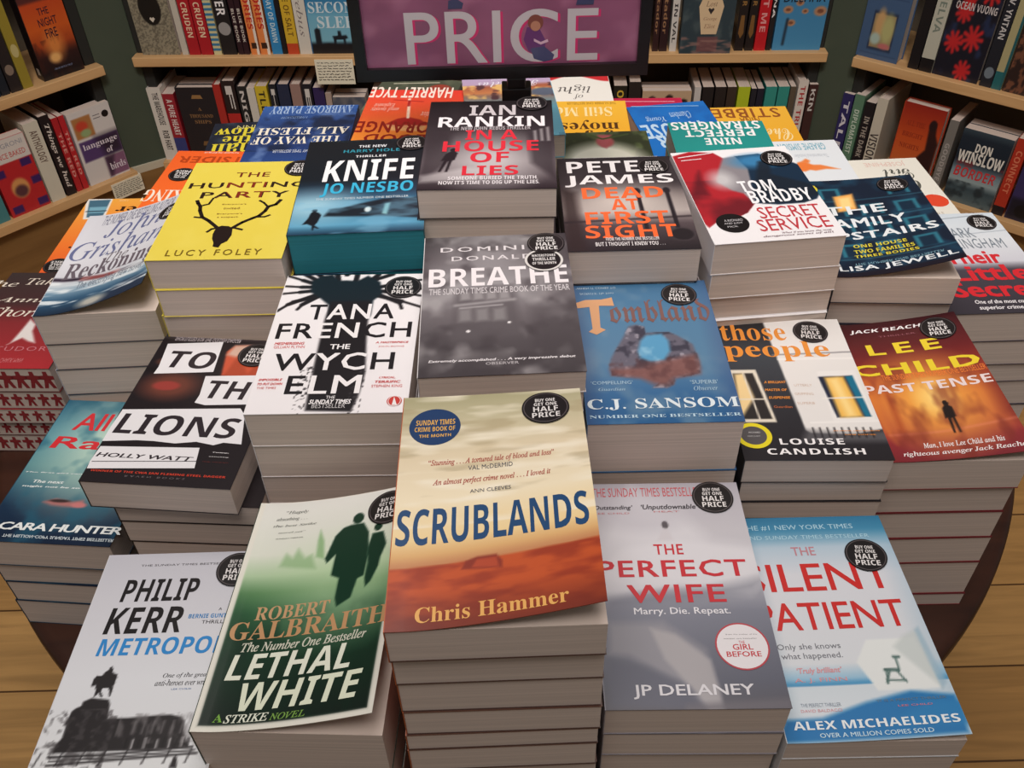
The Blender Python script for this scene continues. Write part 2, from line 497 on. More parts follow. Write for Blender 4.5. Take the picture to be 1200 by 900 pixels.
# --- two dark figures walking in green mist
a = Art((226, 226, 216)).grad([(0, (224, 224, 220)), (.27, (218, 222, 210)), (.37, (172, 198, 162)), (.45, (78, 124, 78)), (.54, (32, 80, 48)), (.7, (20, 54, 36)), (1, (18, 30, 25))])
a.ell((0.712,0.446), .42, .3, (196, 222, 180), 1.2, .55)
bb = (140, 178, 128)
a.poly([(0.458,0.300), (0.445,0.219), (0.446,0.164), (0.488,0.224), (0.514,0.315)], bb, .02, .9)
a.poly([(0.235,0.330), (0.258,0.267), (0.309,0.294), (0.329,0.247), (0.387,0.298), (0.429,0.284), (0.475,0.358)], bb, .03, .7)
dk = (16, 52, 36)
a.ell((0.686,0.133), .036, .042, dk, .2)
a.poly([(0.645,0.162), (0.729,0.162), (0.775,0.214), (0.790,0.287), (0.800,0.365), (0.796,0.426), (0.759,0.435), (0.740,0.518), (0.662,0.549), (0.641,0.509), (0.639,0.419), (0.584,0.401), (0.585,0.301), (0.538,0.339), (0.520,0.316), (0.555,0.208), (0.599,0.171)], dk)
a.ell((0.831,0.197), .026, .03, dk, .2)
a.poly([(0.801,0.226), (0.871,0.224), (0.905,0.290), (0.882,0.352), (0.878,0.394), (0.846,0.459), (0.818,0.480), (0.804,0.439), (0.806,0.366), (0.787,0.300)], dk)
a.cloud(6, 10, (14, 40, 28), .5, .7, .5, 4, np.clip((a.V - .5) * 6, 0, 1))
m = np.minimum(np.minimum(a.U, 1 - a.U), np.minimum(a.V * 9, (1 - a.V) * ASP))
a.mix((.032 - m) / .012 + .5, (226, 224, 214))
COVERS['lethal'] = dict(art=a, items=[
 t_('ROBERT', (0.172,0.512,0.620,0.571), (196, 156, 116), 'S'), t_('GALBRAITH', (0.052,0.576,0.995,0.653), (190, 146, 104), 'S'),
 t_('The Number One Bestseller', (0.146,0.662,0.883,0.702), (206, 206, 190), 'J'),
 t_('LETHAL', (0.101,0.712,0.818,0.812), (226, 230, 214), 'B', .15), t_('WHITE', (0.215,0.826,0.905,0.930), (222, 228, 206), 'B', .15),
 t_('A', (0.104,0.938,0.157,0.967), (120, 170, 70), 'S'), t_('STRIKE', (0.164,0.942,0.409,0.972), (226, 230, 214), 'J'), t_('NOVEL', (0.418,0.948,0.617,0.972), (120, 160, 76), 'J'),
 t_('\u201cHugely', (0.184,0.047,0.330,0.068), (60, 64, 58), 'I'), t_('absorbing . . .', (0.134,0.081,0.335,0.103), (60, 64, 58), 'I'), t_('the best Strike', (0.124,0.119,0.406,0.131), (60, 64, 58), 'I'), t_('novel yet\u201d', (0.169,0.157,0.344,0.167), (60, 64, 58), 'I'), t_('SUNDAY MIRROR', (0.163,0.189,0.341,0.194), (60, 64, 58), 'R')],
 stickers=[half((0.875,0.106))], spine=(24, 50, 36))

# --- white cover with a statue
a = Art((214, 214, 222)).grad([(0, (190, 190, 200)), (.25, (206, 206, 214)), (.6, (222, 224, 230)), (1, (226, 228, 230))])
k = (38, 34, 36)
a.poly([(0.170,0.705), (0.173,0.687), (0.216,0.673), (0.320,0.682), (0.335,0.700), (0.347,0.742), (0.351,0.758), (0.467,0.758), (0.612,0.752), (0.709,0.750), (0.774,0.760), (0.799,0.777), (0.806,0.810), (0.831,0.844), (0.862,0.876), (0.644,0.884), (0.406,0.884), (0.097,0.886), (0.101,0.860), (0.126,0.829), (0.123,0.779), (0.127,0.729), (0.143,0.713)], k, .012)
a.poly([(0.127,0.729), (0.133,0.717), (0.148,0.730), (0.151,0.751), (0.144,0.772), (0.111,0.779)], k, .01)
a.poly([(0.184,0.622), (0.187,0.595), (0.200,0.579), (0.233,0.581), (0.240,0.565), (0.262,0.556), (0.261,0.544), (0.273,0.542), (0.284,0.552), (0.286,0.564), (0.302,0.573), (0.316,0.573), (0.326,0.587), (0.324,0.601), (0.325,0.613), (0.318,0.626), (0.325,0.649), (0.322,0.670), (0.312,0.670), (0.307,0.647), (0.291,0.634), (0.262,0.634), (0.255,0.646), (0.279,0.669), (0.268,0.673), (0.242,0.651), (0.237,0.664), (0.227,0.669), (0.222,0.641), (0.206,0.616), (0.197,0.627)], k, .006)
a.cloud(26, 20, (120, 116, 118), .52, .75, .6, 2, (a.V > .74) & (a.V < .86) & (a.U > .42)).cloud(30, 40, (70, 66, 68), .5, .7, .7, 5, (a.V > .72) & (a.U < .4))
for q in range(7): a.line([(.52 + .055 * q, .775), (.515 + .055 * q, .82)], .014, (108, 104, 106), .01, .7)
for q in range(12): a.line([(.5 + .035 * q, .84 + .004 * (q % 3)), (.5 + .035 * q, .875)], .012, (190, 188, 190) if q % 2 else (24, 20, 22), .01, .8)
a.line([(0.087,0.900), (0.412,0.897), (0.880,0.877)], .012, k).line([(0.093,0.931), (0.492,0.916), (0.913,0.901)], .012, k).line([(0.102,0.916), (0.465,0.907), (0.896,0.889)], .008, k)
for q in range(8): a.line([(.04 + .12 * q, .885), (.02 + .12 * q, .935)], .008, k)
a.poly([(0.779,0.953), (0.790,0.914), (0.803,0.908), (0.814,0.923), (0.822,0.954)], k, .01)
COVERS['metro'] = dict(art=a, items=[
 t_('THE SUNDAY TIMES BESTSELLER', (0.236,0.057,0.841,0.067), (60, 56, 60), 'R'),
 t_('PHILIP', (0.175,0.135,0.663,0.245), BLK, 'B', .08), t_('KERR', (0.141,0.274,0.619,0.397), BLK, 'B', .08),
 t_('METROPOLIS', (0.147,0.418,1.063,0.496), (48, 136, 206), 'B', .08),
 t_('A', (0.830,0.286,0.851,0.299), (60, 56, 60), 'R'), t_('BERNIE GUNTHER', (0.651,0.314,0.960,0.334), (60, 130, 190), 'B'), t_('THRILLER', (0.743,0.345,0.926,0.361), (60, 56, 60), 'R'),
 t_('One of the greatest', (0.599,0.578,0.914,0.603), (50, 46, 50), 'I'), t_('anti-heroes ever written', (0.565,0.606,0.913,0.632), (50, 46, 50), 'I'), t_('LEE CHILD', (0.671,0.644,0.789,0.650), (90, 120, 170), 'R')],
 stickers=[half((0.885,0.099))], spine=(210, 210, 215))

# --- grey cover with a veil and an arm
a = Art((170, 168, 178)).grad([(0, (176, 172, 182)), (.25, (196, 193, 200)), (.45, (196, 194, 202)), (.62, (128, 130, 144)), (.9, (96, 98, 112)), (1, (92, 90, 98))])
a.poly([(0.292,0.025), (0.010,0.321), (0.016,0.481), (0.913,0.537), (1.085,0.343), (0.760,0.303), (0.585,0.160)], (216, 214, 220), .12, .8)
a.poly([(-0.001,0.442), (0.197,0.333), (0.554,0.299), (0.977,0.341), (1.071,0.456), (0.954,0.538), (0.508,0.506), (-0.014,0.574)], (220, 218, 224), .05, .75)
a.ell((0.346,0.146), .3, .16, (190, 187, 196), .6, .6)
a.poly([(0.049,0.557), (0.606,0.531), (1.040,0.471), (0.954,0.538), (0.492,0.581), (0.062,0.616)], (120, 122, 136), .08, .6)
a.poly([(0.057,0.665), (0.374,0.665), (0.592,0.778), (0.624,1.004), (0.542,1.008), (0.420,0.903), (0.155,0.802), (0.042,0.794)], (150, 148, 156), .06, .85)
a.poly([(0.295,0.688), (0.437,0.715), (0.611,0.818), (0.629,0.923), (0.633,1.004), (0.551,1.008), (0.457,0.904), (0.354,0.813)], (172, 168, 172), .03, .9)
a.poly([(0.040,0.807), (0.244,0.843), (0.471,0.923), (0.543,1.002), (0.019,0.992)], (96, 98, 114), .05, .8)
a.poly([(0.439,0.983), (1.005,0.964), (1.007,1.006), (0.424,1.006)], (112, 108, 116), .04, .8)
a.ell((0.478,0.220), .022, .03, (90, 84, 90), .3).poly([(0.463,0.237), (0.491,0.238), (0.517,0.294), (0.414,0.296)], (206, 202, 208), .02)
COVERS['wife'] = dict(art=a, items=[
 t_('THE SUNDAY TIMES BESTSELLER', (0.027,0.024,0.754,0.072), (196, 90, 96), 'R'),
 t_('\u2018Outstanding\u2019', (0.024,0.117,0.285,0.145), (70, 66, 72), 'O'), t_('\u2018Unputdownable\u2019', (0.340,0.114,0.712,0.147), (70, 66, 72), 'O'), t_('LEE CHILD', (0.032,0.154,0.260,0.163), (196, 120, 124), 'R'), t_('HEAT', (0.419,0.148,0.586,0.156), (196, 120, 124), 'R'),
 t_('THE', (0.383,0.316,0.566,0.365), (200, 48, 58), 'N', 0, 1.1, .012), t_('PERFECT', (0.025,0.391,0.935,0.469), (200, 48, 58), 'N', 0, 1.1, .014), t_('WIFE', (0.188,0.504,0.771,0.583), (200, 48, 58), 'N', 0, 1.1, .014),
 t_('Marry. Die. Repeat.', (0.214,0.604,0.779,0.641), (232, 230, 236), 'N', 0, 1, .008), t_('JP DELANEY', (0.158,0.910,0.820,0.963), (220, 218, 224), 'N', 0, 1, .012),
 d_((0.804,0.766), .153, (186, 70, 80)), d_((0.804,0.766), .143, (230, 226, 230)),
 t_('from the author of the', (0.722,0.717,0.903,0.721), BLK, 'N'), t_('number one bestseller', (0.707,0.734,0.897,0.738), BLK, 'N'), t_('THE', (0.787,0.745,0.822,0.756), (196, 50, 60), 'N'), t_('GIRL', (0.748,0.758,0.863,0.781), (196, 50, 60), 'N', 0, 1, .01), t_('BEFORE', (0.706,0.787,0.902,0.808), (196, 50, 60), 'N', 0, 1, .01)],
 stickers=[half((0.820,0.082))], spine=(150, 148, 160))

# --- white and blue room with a chair
a = Art((206, 210, 218)).grad([(0, (44, 112, 150)), (.07, (64, 132, 168)), (.16, (176, 196, 212)), (.3, (212, 214, 222)), (.7, (214, 218, 224)), (.76, (150, 190, 216)), (.785, (60, 140, 190)), (.79, (206, 216, 224)), (.88, (212, 220, 228))])
a.mix(np.clip((np.abs(a.U - .5) - .36) * 5, 0, 1) * .35 * (a.V > .12), (110, 160, 190))
a.poly([(-0.055,0.998), (0.022,0.915), (0.231,0.911), (0.497,0.859), (0.765,0.823), (0.996,0.849), (0.986,0.994)], (30, 116, 178), .03)
a.poly([(0.597,0.947), (0.840,0.862), (1.022,0.868), (1.009,0.963)], (36, 124, 184), .05)
a.poly([(0.519,0.700), (0.616,0.608), (0.902,0.608), (0.947,0.820), (0.587,0.817)], (226, 230, 230), .015)
a.poly([(0.948,0.568), (0.947,0.820), (0.762,0.643), (0.844,0.595)], (196, 204, 204), .03, .8)
a.poly([(0.922,0.575), (0.952,0.561), (0.981,0.799), (0.941,0.829)], (150, 180, 200), .02, .7)
ch = (74, 104, 100)
a.poly([(0.658,0.729), (0.750,0.733), (0.748,0.746), (0.656,0.742)], ch, .008)
for q in ([(0.750,0.685), (0.746,0.739)], [(0.671,0.743), (0.656,0.791)], [(0.732,0.745), (0.764,0.788)], [(0.687,0.744), (0.653,0.788)], [(0.658,0.778), (0.763,0.782)]): a.line(q, .011, ch)
a.line([(0.739,0.685), (0.771,0.686)], .016, ch)
COVERS['silent'] = dict(art=a, items=[
 t_('THE #1 NEW YORK TIMES', (0.041,0.042,0.796,0.070), (170, 206, 222), 'N'), t_('AND SUNDAY TIMES BESTSELLER', (0.044,0.098,0.881,0.118), (170, 206, 222), 'N'),
 t_('THE', (0.335,0.160,0.490,0.204), (190, 130, 140), 'N', 0, 1, .01), t_('SILENT', (-0.016,0.244,0.916,0.380), (200, 44, 42), 'N', 0, 1, .008), t_('PATIENT', (0.003,0.432,0.911,0.555), (200, 44, 42), 'N', 0, 1, .008),
 t_('Only she knows', (0.078,0.613,0.456,0.645), (110, 112, 120), 'N'), t_('what happened.', (0.089,0.653,0.451,0.684), (110, 112, 120), 'N'),
 t_('\u2018Truly brilliant\u2019', (0.158,0.714,0.421,0.744), (214, 150, 156), 'O'), t_('A. J. FINN', (0.130,0.756,0.433,0.777), (214, 150, 156), 'N'),
 t_('\u2018IT IS A PERFECT THRILLER\u2019', (0.555,0.852,0.948,0.862), (100, 122, 140), 'N'), t_('LEE CHILD', (0.665,0.876,0.856,0.883), (214, 120, 130), 'N'), t_('THE PERFECT THRILLER', (0.127,0.855,0.354,0.869), (140, 152, 166), 'N'), t_('DAVID BALDACCI', (0.120,0.878,0.351,0.889), (214, 150, 156), 'N'),
 t_('ALEX MICHAELIDES', (0.054,0.922,0.969,0.954), (232, 238, 242), 'B'), t_('OVER A MILLION COPIES SOLD', (0.188,0.967,0.809,0.984), (196, 224, 238), 'N', 0, 1, .01)],
 stickers=[half((0.808,0.214), -.08)], spine=(210, 214, 220))

# --- teal cover with bare branches
a = Art((40, 96, 116)).grad([(0, (30, 86, 118)), (.3, (54, 118, 142)), (.5, (60, 116, 130)), (.66, (36, 78, 102)), (.78, (22, 46, 72)), (1, (16, 32, 56))])
a.ell((.62, .34), .5, .55, (206, 226, 206), 1.4, .85).cloud(5, 8, (36, 96, 120), .5, .75, .6, 7)
for q in ([(.98, .0), (.7, .08), (.5, .13)], [(.9, .04), (.75, .14), (.62, .2)], [(1, .12), (.8, .2), (.66, .3)], [(1, .26), (.82, .34), (.72, .42)], [(.75, .06), (.6, .04)], [(.84, .18), (.74, .24), (.6, .25)], [(.95, .4), (.84, .48), (.74, .5)]): a.line(q, .014, (24, 40, 48))
a.poly([(0.308,0.744), (0.397,0.718), (0.531,0.735), (0.616,0.721), (0.646,0.764), (0.528,0.769), (0.389,0.763)], (170, 112, 110), .03).ell((0.599,0.755), .06, .025, (196, 120, 120), .6)
a.ell((0.435,0.733), .08, .016, (60, 44, 44), .6)
COVERS['rage'] = dict(art=a, items=[
 t_('All the', (0.180,0.101,0.897,0.236), (206, 46, 54), 'N', .08, 1, .012), t_('Rage', (0.087,0.286,0.896,0.402), (206, 46, 54), 'N', .08, 1, .012),
 t_('The first girl came back.', (0.021,0.546,0.711,0.555), (226, 234, 234), 'O'), t_('The next', (0.133,0.601,0.383,0.621), (226, 234, 234), 'O'), t_('might not be so lucky.', (0.071,0.639,0.721,0.654), (226, 234, 234), 'O'),
 t_('CARA HUNTER', (0.089,0.880,1.035,0.927), (232, 236, 236), 'N', .1, .85, .02), t_('THE MILLION-COPY SUNDAY TIMES BESTSELLER', (0.162,0.972,1.007,0.954), (196, 206, 212), 'O')],
 stickers=[], spine=(30, 60, 80))

# --- black cover with torn white paper strips
a = Art((30, 23, 27))
a.poly([(0.576,0.280), (0.530,0.099), (0.572,0.050), (0.841,0.031), (0.912,0.277)], (196, 84, 56), .02).poly([(0.543,0.125), (0.572,0.050), (0.841,0.031), (0.863,0.111), (0.716,0.157)], (206, 190, 176), .04, .8).poly([(0.595,0.279), (0.633,0.121), (0.763,0.259), (0.811,0.140), (0.917,0.290)], (170, 70, 44), .03)
a.ell((0.243,0.370), .2, .14, (110, 60, 48), .8, .9).ell((0.218,0.371), .1, .05, (150, 60, 54), .4).ell((0.175,0.195), .12, .05, (120, 70, 54), .6, .9).ell((0.211,0.258), .3, .03, (22, 16, 18), .6, .8)
a.mix((np.abs(a.V - .005) < .012) * .5, (70, 60, 64))
COVERS['lions'] = dict(art=a, items=[
 t_('SHORTLISTED FOR THE GOLDEN DAGGER', (0.087,0.030,0.601,0.000), (190, 180, 184), 'R'),
 p_([(0.050,0.059), (0.468,0.027), (0.507,0.258), (0.328,0.272), (0.074,0.290), (0.082,0.238)], (226, 224, 228)),
 t_('TO', (0.120,0.110,0.478,0.240), (44, 36, 42), 'B', .1),
 p_([(0.467,0.291), (0.944,0.263), (0.961,0.470), (0.568,0.494), (0.486,0.480), (0.494,0.426)], (226, 224, 228)), t_('THE', (0.526,0.320,0.975,0.446), (44, 36, 42), 'B', .1),
 p_([(0.006,0.549), (0.831,0.505), (0.882,0.549), (0.947,0.735), (0.822,0.730), (0.761,0.749), (0.635,0.733), (0.497,0.750), (0.344,0.742), (0.225,0.742), (-0.004,0.758), (-0.005,0.664)], (226, 224, 228)), t_('LIONS', (0.027,0.572,0.880,0.705), (44, 36, 42), 'B', .1),
 p_([(0.006,0.790), (0.678,0.769), (0.709,0.892), (0.003,0.926), (-0.005,0.880)], (226, 224, 228)), t_('HOLLY WATT', (0.012,0.827,0.671,0.853), (44, 36, 42), 'N', .2, 1, .02), l_([(0.010,0.884), (0.699,0.851)], .006, (44, 36, 42)),
 t_('Twisty,', (0.777,0.790,0.890,0.796), WHT, 'O'), t_('absorbing', (0.767,0.817,0.902,0.821), WHT, 'O'), t_('Daily Telegraph', (0.738,0.850,0.917,0.851), (206, 70, 50), 'O'),
 t_('WINNER OF THE CWA IAN FLEMING STEEL DAGGER', (0.035,0.929,0.939,0.941), (206, 66, 48), 'B'), t_('R A V E N   B O O K S', (0.281,0.963,0.680,0.953), (110, 100, 104), 'R')],
 stickers=[half((0.764,0.122))], spine=(30, 24, 28))

# --- white cover with a black ink blot tree
a = Art((236, 232, 235)); ink = (30, 26, 30); rg = np.random.RandomState(3)
for q in ([(0.248,0.086), (0.122,0.043), (-0.007,-0.000)], [(0.239,0.101), (0.124,0.099), (-0.018,0.088)], [(0.234,0.130), (0.123,0.141), (-0.008,0.153)], [(0.254,0.160), (0.065,0.239), (-0.002,0.292)], [(0.270,0.175), (0.164,0.242), (0.138,0.281)], [(0.270,0.072), (0.120,-0.011)], [(0.292,0.057), (0.207,-0.023)], [(0.224,0.188), (0.096,0.219), (0.055,0.246)], [(0.623,0.055), (0.768,0.002)], [(0.658,0.116), (0.830,0.078), (0.982,0.053)], [(0.663,0.146), (0.862,0.136), (1.018,0.127)], [(0.668,0.176), (0.861,0.226), (1.008,0.276)], [(0.706,0.177), (0.851,0.240), (0.871,0.285)], [(0.600,0.069), (0.665,0.003)], [(0.507,0.050), (0.510,-0.011)], [(0.378,0.045), (0.358,-0.017)], [(0.433,0.001), (0.430,-0.014)], [(0.739,0.149), (0.916,0.170), (1.017,0.189)]):
    a.line(q, .026, ink).line(q[:2], .042, ink)
a.poly([(0.188,0.050), (0.254,0.007), (0.329,-0.003), (0.379,0.049), (0.443,0.048), (0.520,0.054), (0.589,0.010), (0.688,0.066), (0.716,0.163), (0.663,0.218), (0.664,0.330), (0.643,0.382), (0.367,0.373), (0.350,0.249), (0.274,0.190), (0.199,0.143)], (22, 32, 40), .02)
a.poly([(0.362,0.222), (0.644,0.218), (0.650,0.369), (0.664,0.499), (0.700,0.749), (0.683,0.894), (0.655,0.992), (0.370,0.983), (0.362,0.869), (0.356,0.693), (0.351,0.489), (0.349,0.372)], ink, .02)
a.cloud(60, 90, (60, 56, 60), .58, .62, .9, 8, (np.abs(np.abs(a.U - .49) - .17) < .04) & (a.V > .7))
inkc = lambda u, v: (238, 234, 236) if -.16 < u - .50 + .04 * (v - .5) < .15 else (30, 26, 30)
RED = (206, 84, 84)
COVERS['wych'] = dict(art=a, items=[
 t_('TANA', (0.226,0.245,0.825,0.362), inkc, 'N', 0, 1.15, .012), t_('FRENCH', (0.044,0.388,0.960,0.503), inkc, 'N', 0, 1.1, .012),
 t_('THE', (0.432,0.547,0.566,0.582), WHT, 'N', 0, 1, .02), t_('WYCH', (0.085,0.608,0.875,0.727), inkc, 'N', 0, 1.1, .012), t_('ELM', (0.210,0.761,0.685,0.879), inkc, 'N', 0, 1.1, .012),
 t_('THE', (0.482,0.893,0.539,0.911), WHT, 'R'), t_('SUNDAY TIMES', (0.383,0.916,0.645,0.944), WHT, 'O'), t_('BESTSELLER', (0.406,0.942,0.614,0.969), (190, 186, 188), 'R'),
 t_('MESMERISING', (0.054,0.528,0.255,0.547), RED, 'O'), t_('GILLIAN FLYNN', (0.056,0.553,0.262,0.572), RED, 'R'), t_('A MASTERPIECE', (0.733,0.533,0.953,0.546), RED, 'O'), t_('JOHN BOYNE', (0.756,0.564,0.928,0.576), RED, 'R'),
 t_('IMPOSSIBLE', (0.025,0.778,0.177,0.793), RED, 'O'), t_('TO PUT DOWN', (0.024,0.805,0.185,0.821), RED, 'O'), t_('THE TIMES', (0.028,0.832,0.151,0.846), RED, 'R'), t_('LYRICAL,', (0.795,0.775,0.900,0.789), RED, 'O'), t_('TERRIFIC', (0.772,0.801,0.936,0.817), RED, 'O'), t_('STEPHEN KING', (0.755,0.828,0.950,0.845), RED, 'R'),
 d_((0.914,0.932), .047, (196, 62, 56)), d_((0.914,0.932), .04, (232, 226, 226), .048), d_((0.914,0.932), .036, (196, 62, 56), .042), p_([(0.902,0.957), (0.910,0.906), (0.933,0.958)], (236, 232, 232))],
 stickers=[half((0.860,0.117))], spine=(232, 228, 230))

# --- misty grey street with a bus
a = Art((110, 104, 108)).grad([(0, (44, 40, 44)), (.18, (84, 78, 82)), (.38, (146, 142, 146)), (.6, (112, 106, 110)), (.8, (82, 76, 80)), (1, (70, 64, 68))])
a.ell((.45, .1), .28, .5, (168, 164, 168), 1.4, .7).cloud(5, 7, (190, 186, 188), .5, .75, .55, 3).cloud(6, 9, (62, 56, 60), .52, .75, .6, 12)
a.poly([(.22, .43), (.6, .40), (.64, .74), (.2, .78)], (92, 86, 90), .06, .75)
for q in range(4): a.poly([(.25 + .085 * q, .45), (.315 + .085 * q, .445), (.32 + .085 * q, .5), (.25 + .085 * q, .505)], (172, 168, 170), .03, .7)
for q in range(3): a.poly([(.24 + .11 * q, .57), (.32 + .11 * q, .565), (.325 + .11 * q, .65), (.24 + .11 * q, .655)], (150, 146, 148), .04, .7)
a.line([(.22, .54), (.6, .51)], .02, (190, 186, 188), .03, .8).line([(.25, .56), (.52, .545)], .012, (206, 202, 204), .02, .8)
a.ell((.3, .72), .012, .012, (240, 236, 238), .5).ell((.56, .67), .012, .012, (240, 236, 238), .5)
a.poly([(.75, 0), (1, 0), (1, .5), (.8, .5)], (90, 84, 88), .1, .5).poly([(.72, .56), (1, .52), (1, 1), (.7, 1)], (70, 64, 68), .12, .55)
COVERS['breathe'] = dict(art=a, items=[
 t_('DOMINIC', (0.112,0.090,0.821,0.128), (222, 216, 220), 'N', 0, 1.3, .01), t_('DONALD', (0.190,0.166,0.756,0.203), (222, 216, 220), 'N', 0, 1.3, .01), t_('BREATHE', (0.038,0.263,0.973,0.401), (240, 234, 238), 'B'),
 t_('THE SUNDAY TIMES CRIME BOOK OF THE YEAR', (0.044,0.415,0.973,0.459), (222, 216, 220), 'R'),
 t_('Extremely accomplished . . . A very impressive debut', (0.059,0.898,0.946,0.918), (232, 226, 230), 'O'), t_('OBSERVER', (0.403,0.923,0.602,0.939), (200, 194, 198), 'R')],
 stickers=[half((0.853,0.089)), ((0.825,0.227), 0.0, 'month')], spine=(220, 216, 218))

# --- blue cover with an embossed heart emblem
a = Art((74, 122, 164)).grad([(0, (62, 108, 146)), (.3, (84, 126, 160)), (.6, (92, 130, 162)), (.82, (58, 104, 150)), (1, (40, 90, 138))])
a.cloud(5, 7, (120, 146, 166), .5, .75, .5, 2)
a.mix(np.clip((np.abs(a.U - .5) - .36) * 5, 0, 1) * .5, (70, 76, 120))
em = [(0.217,0.567), (0.314,0.433), (0.363,0.356), (0.416,0.341), (0.476,0.359), (0.480,0.405), (0.642,0.401), (0.697,0.428), (0.790,0.493), (0.809,0.613), (0.794,0.692), (0.731,0.708), (0.619,0.723), (0.603,0.765), (0.553,0.786), (0.453,0.784), (0.518,0.743), (0.387,0.719), (0.195,0.699), (0.187,0.625)]
a.poly(em, (104, 100, 114), .025); ins = a.sd(em) > 0
a.cloud(18, 24, (58, 56, 70), .48, .66, .85, 4, ins).cloud(16, 22, (166, 160, 172), .58, .72, .85, 9, ins)
a.poly([(0.195,0.654), (0.283,0.650), (0.435,0.641), (0.596,0.598), (0.793,0.566), (0.800,0.659), (0.785,0.698), (0.613,0.722), (0.558,0.765), (0.469,0.763), (0.387,0.719), (0.202,0.693)], (132, 88, 84), .06, .9).cloud(14, 18, (92, 60, 62), .5, .7, .6, 7, ins & (a.V > .58))
a.poly([(0.432,0.461), (0.476,0.424), (0.589,0.413), (0.627,0.465), (0.624,0.539), (0.573,0.597), (0.477,0.607), (0.411,0.583), (0.401,0.535)], (92, 156, 196), .03).cloud(12, 14, (150, 196, 220), .56, .75, .7, 3, a.sd([(0.432,0.461), (0.476,0.424), (0.589,0.413), (0.627,0.465), (0.624,0.539), (0.573,0.597), (0.477,0.607), (0.411,0.583), (0.401,0.535)]) > 0)
COVERS['tomb'] = dict(art=a, items=[
 t_('\u2018WHEN IT COMES TO', (0.017,0.055,0.318,0.039), (190, 206, 218), 'R'), t_('INTRIGUE\u2019 The Times', (0.041,0.101,0.298,0.085), (190, 206, 218), 'I'), t_('\u2018SANSOM IS A', (0.630,0.007,0.905,0.021), (190, 206, 218), 'R'), t_('MASTER\u2019', (0.709,0.048,0.868,0.059), (190, 206, 218), 'I'),
 p_([(0.008,0.165), (0.078,0.143), (0.198,0.142), (0.277,0.126), (0.286,0.194), (0.173,0.191), (0.100,0.199), (0.014,0.208)], (210, 158, 118)), p_([(0.103,0.196), (0.174,0.189), (0.163,0.368), (0.107,0.375)], (210, 158, 118)), p_([(0.108,0.367), (0.164,0.360), (0.200,0.377), (0.131,0.412), (0.076,0.390)], (210, 158, 118)), t_('ombland', (0.243,0.151,0.973,0.328), (126, 90, 86), 'F'),
 t_('\u2018COMPELLING\u2019', (0.049,0.735,0.329,0.756), (170, 196, 214), 'R'), t_('Guardian', (0.095,0.778,0.272,0.797), (170, 196, 214), 'I'), t_('\u2018SUPERB\u2019', (0.710,0.740,0.894,0.765), (170, 196, 214), 'R'), t_('Observer', (0.723,0.778,0.881,0.807), (170, 196, 214), 'I'),
 t_('C.J. SANSOM', (0.011,0.850,0.993,0.919), (222, 232, 238), 'S'), t_('NUMBER ONE BESTSELLER', (0.015,0.948,0.986,0.967), (186, 212, 228), 'S')],
 stickers=[half((0.780,0.118), -.1)], spine=(64, 106, 146))

# --- white house with lit windows
a = Art((42, 38, 42))
a.grad([(0, (30, 28, 32)), (.3, (58, 64, 72)), (.6, (48, 48, 54)), (1, (38, 34, 38))])
a.poly([(0.399,-0.023), (1.057,-0.026), (1.046,0.801), (0.786,0.843), (0.497,0.833), (0.469,0.813)], (226, 222, 220), .015)
a.line([(0.398,0.285), (1.069,0.262)], .012, (120, 116, 120)).line([(0.435,0.319), (1.045,0.312)], .02, (236, 232, 230))
a.poly([(0.687,0.411), (0.974,0.402), (0.978,0.748), (0.684,0.755)], (232, 228, 226), .012)
a.poly([(0.685,0.450), (0.935,0.442), (0.959,0.727), (0.717,0.733)], (34, 40, 62), .012).poly([(0.729,0.456), (0.871,0.449), (0.904,0.727), (0.742,0.733)], (238, 186, 92), .03).poly([(0.756,0.469), (0.828,0.456), (0.857,0.722), (0.793,0.728)], (250, 220, 150), .05, .8).poly([(0.885,0.449), (0.941,0.442), (0.959,0.727), (0.916,0.727)], (30, 110, 140), .015)
a.line([(0.668,0.604), (0.970,0.596)], .012, (236, 230, 224)).line([(0.523,0.766), (1.024,0.754)], .02, (236, 232, 230))
a.poly([(0.039,0.398), (0.238,0.396), (0.286,0.762), (0.025,0.763)], (226, 216, 200), .012).poly([(0.060,0.424), (0.211,0.422), (0.262,0.741), (0.047,0.742)], (44, 40, 40), .012).poly([(0.072,0.430), (0.139,0.423), (0.174,0.596), (0.041,0.742)], (236, 206, 150), .03).line([(0.059,0.608), (0.246,0.607)], .012, (226, 216, 200)).line([(0.139,0.423), (0.172,0.741)], .012, (226, 216, 200))
a.poly([(0.475,0.813), (0.788,0.838), (1.076,0.811), (1.067,0.887), (0.418,0.888)], (96, 94, 98), .06, .8)
for q in range(9):
    a.line([(.52 + .05 * q, .80), (.52 + .05 * q, .86)], .012, (44, 40, 44))
OR_ = (226, 142, 58)
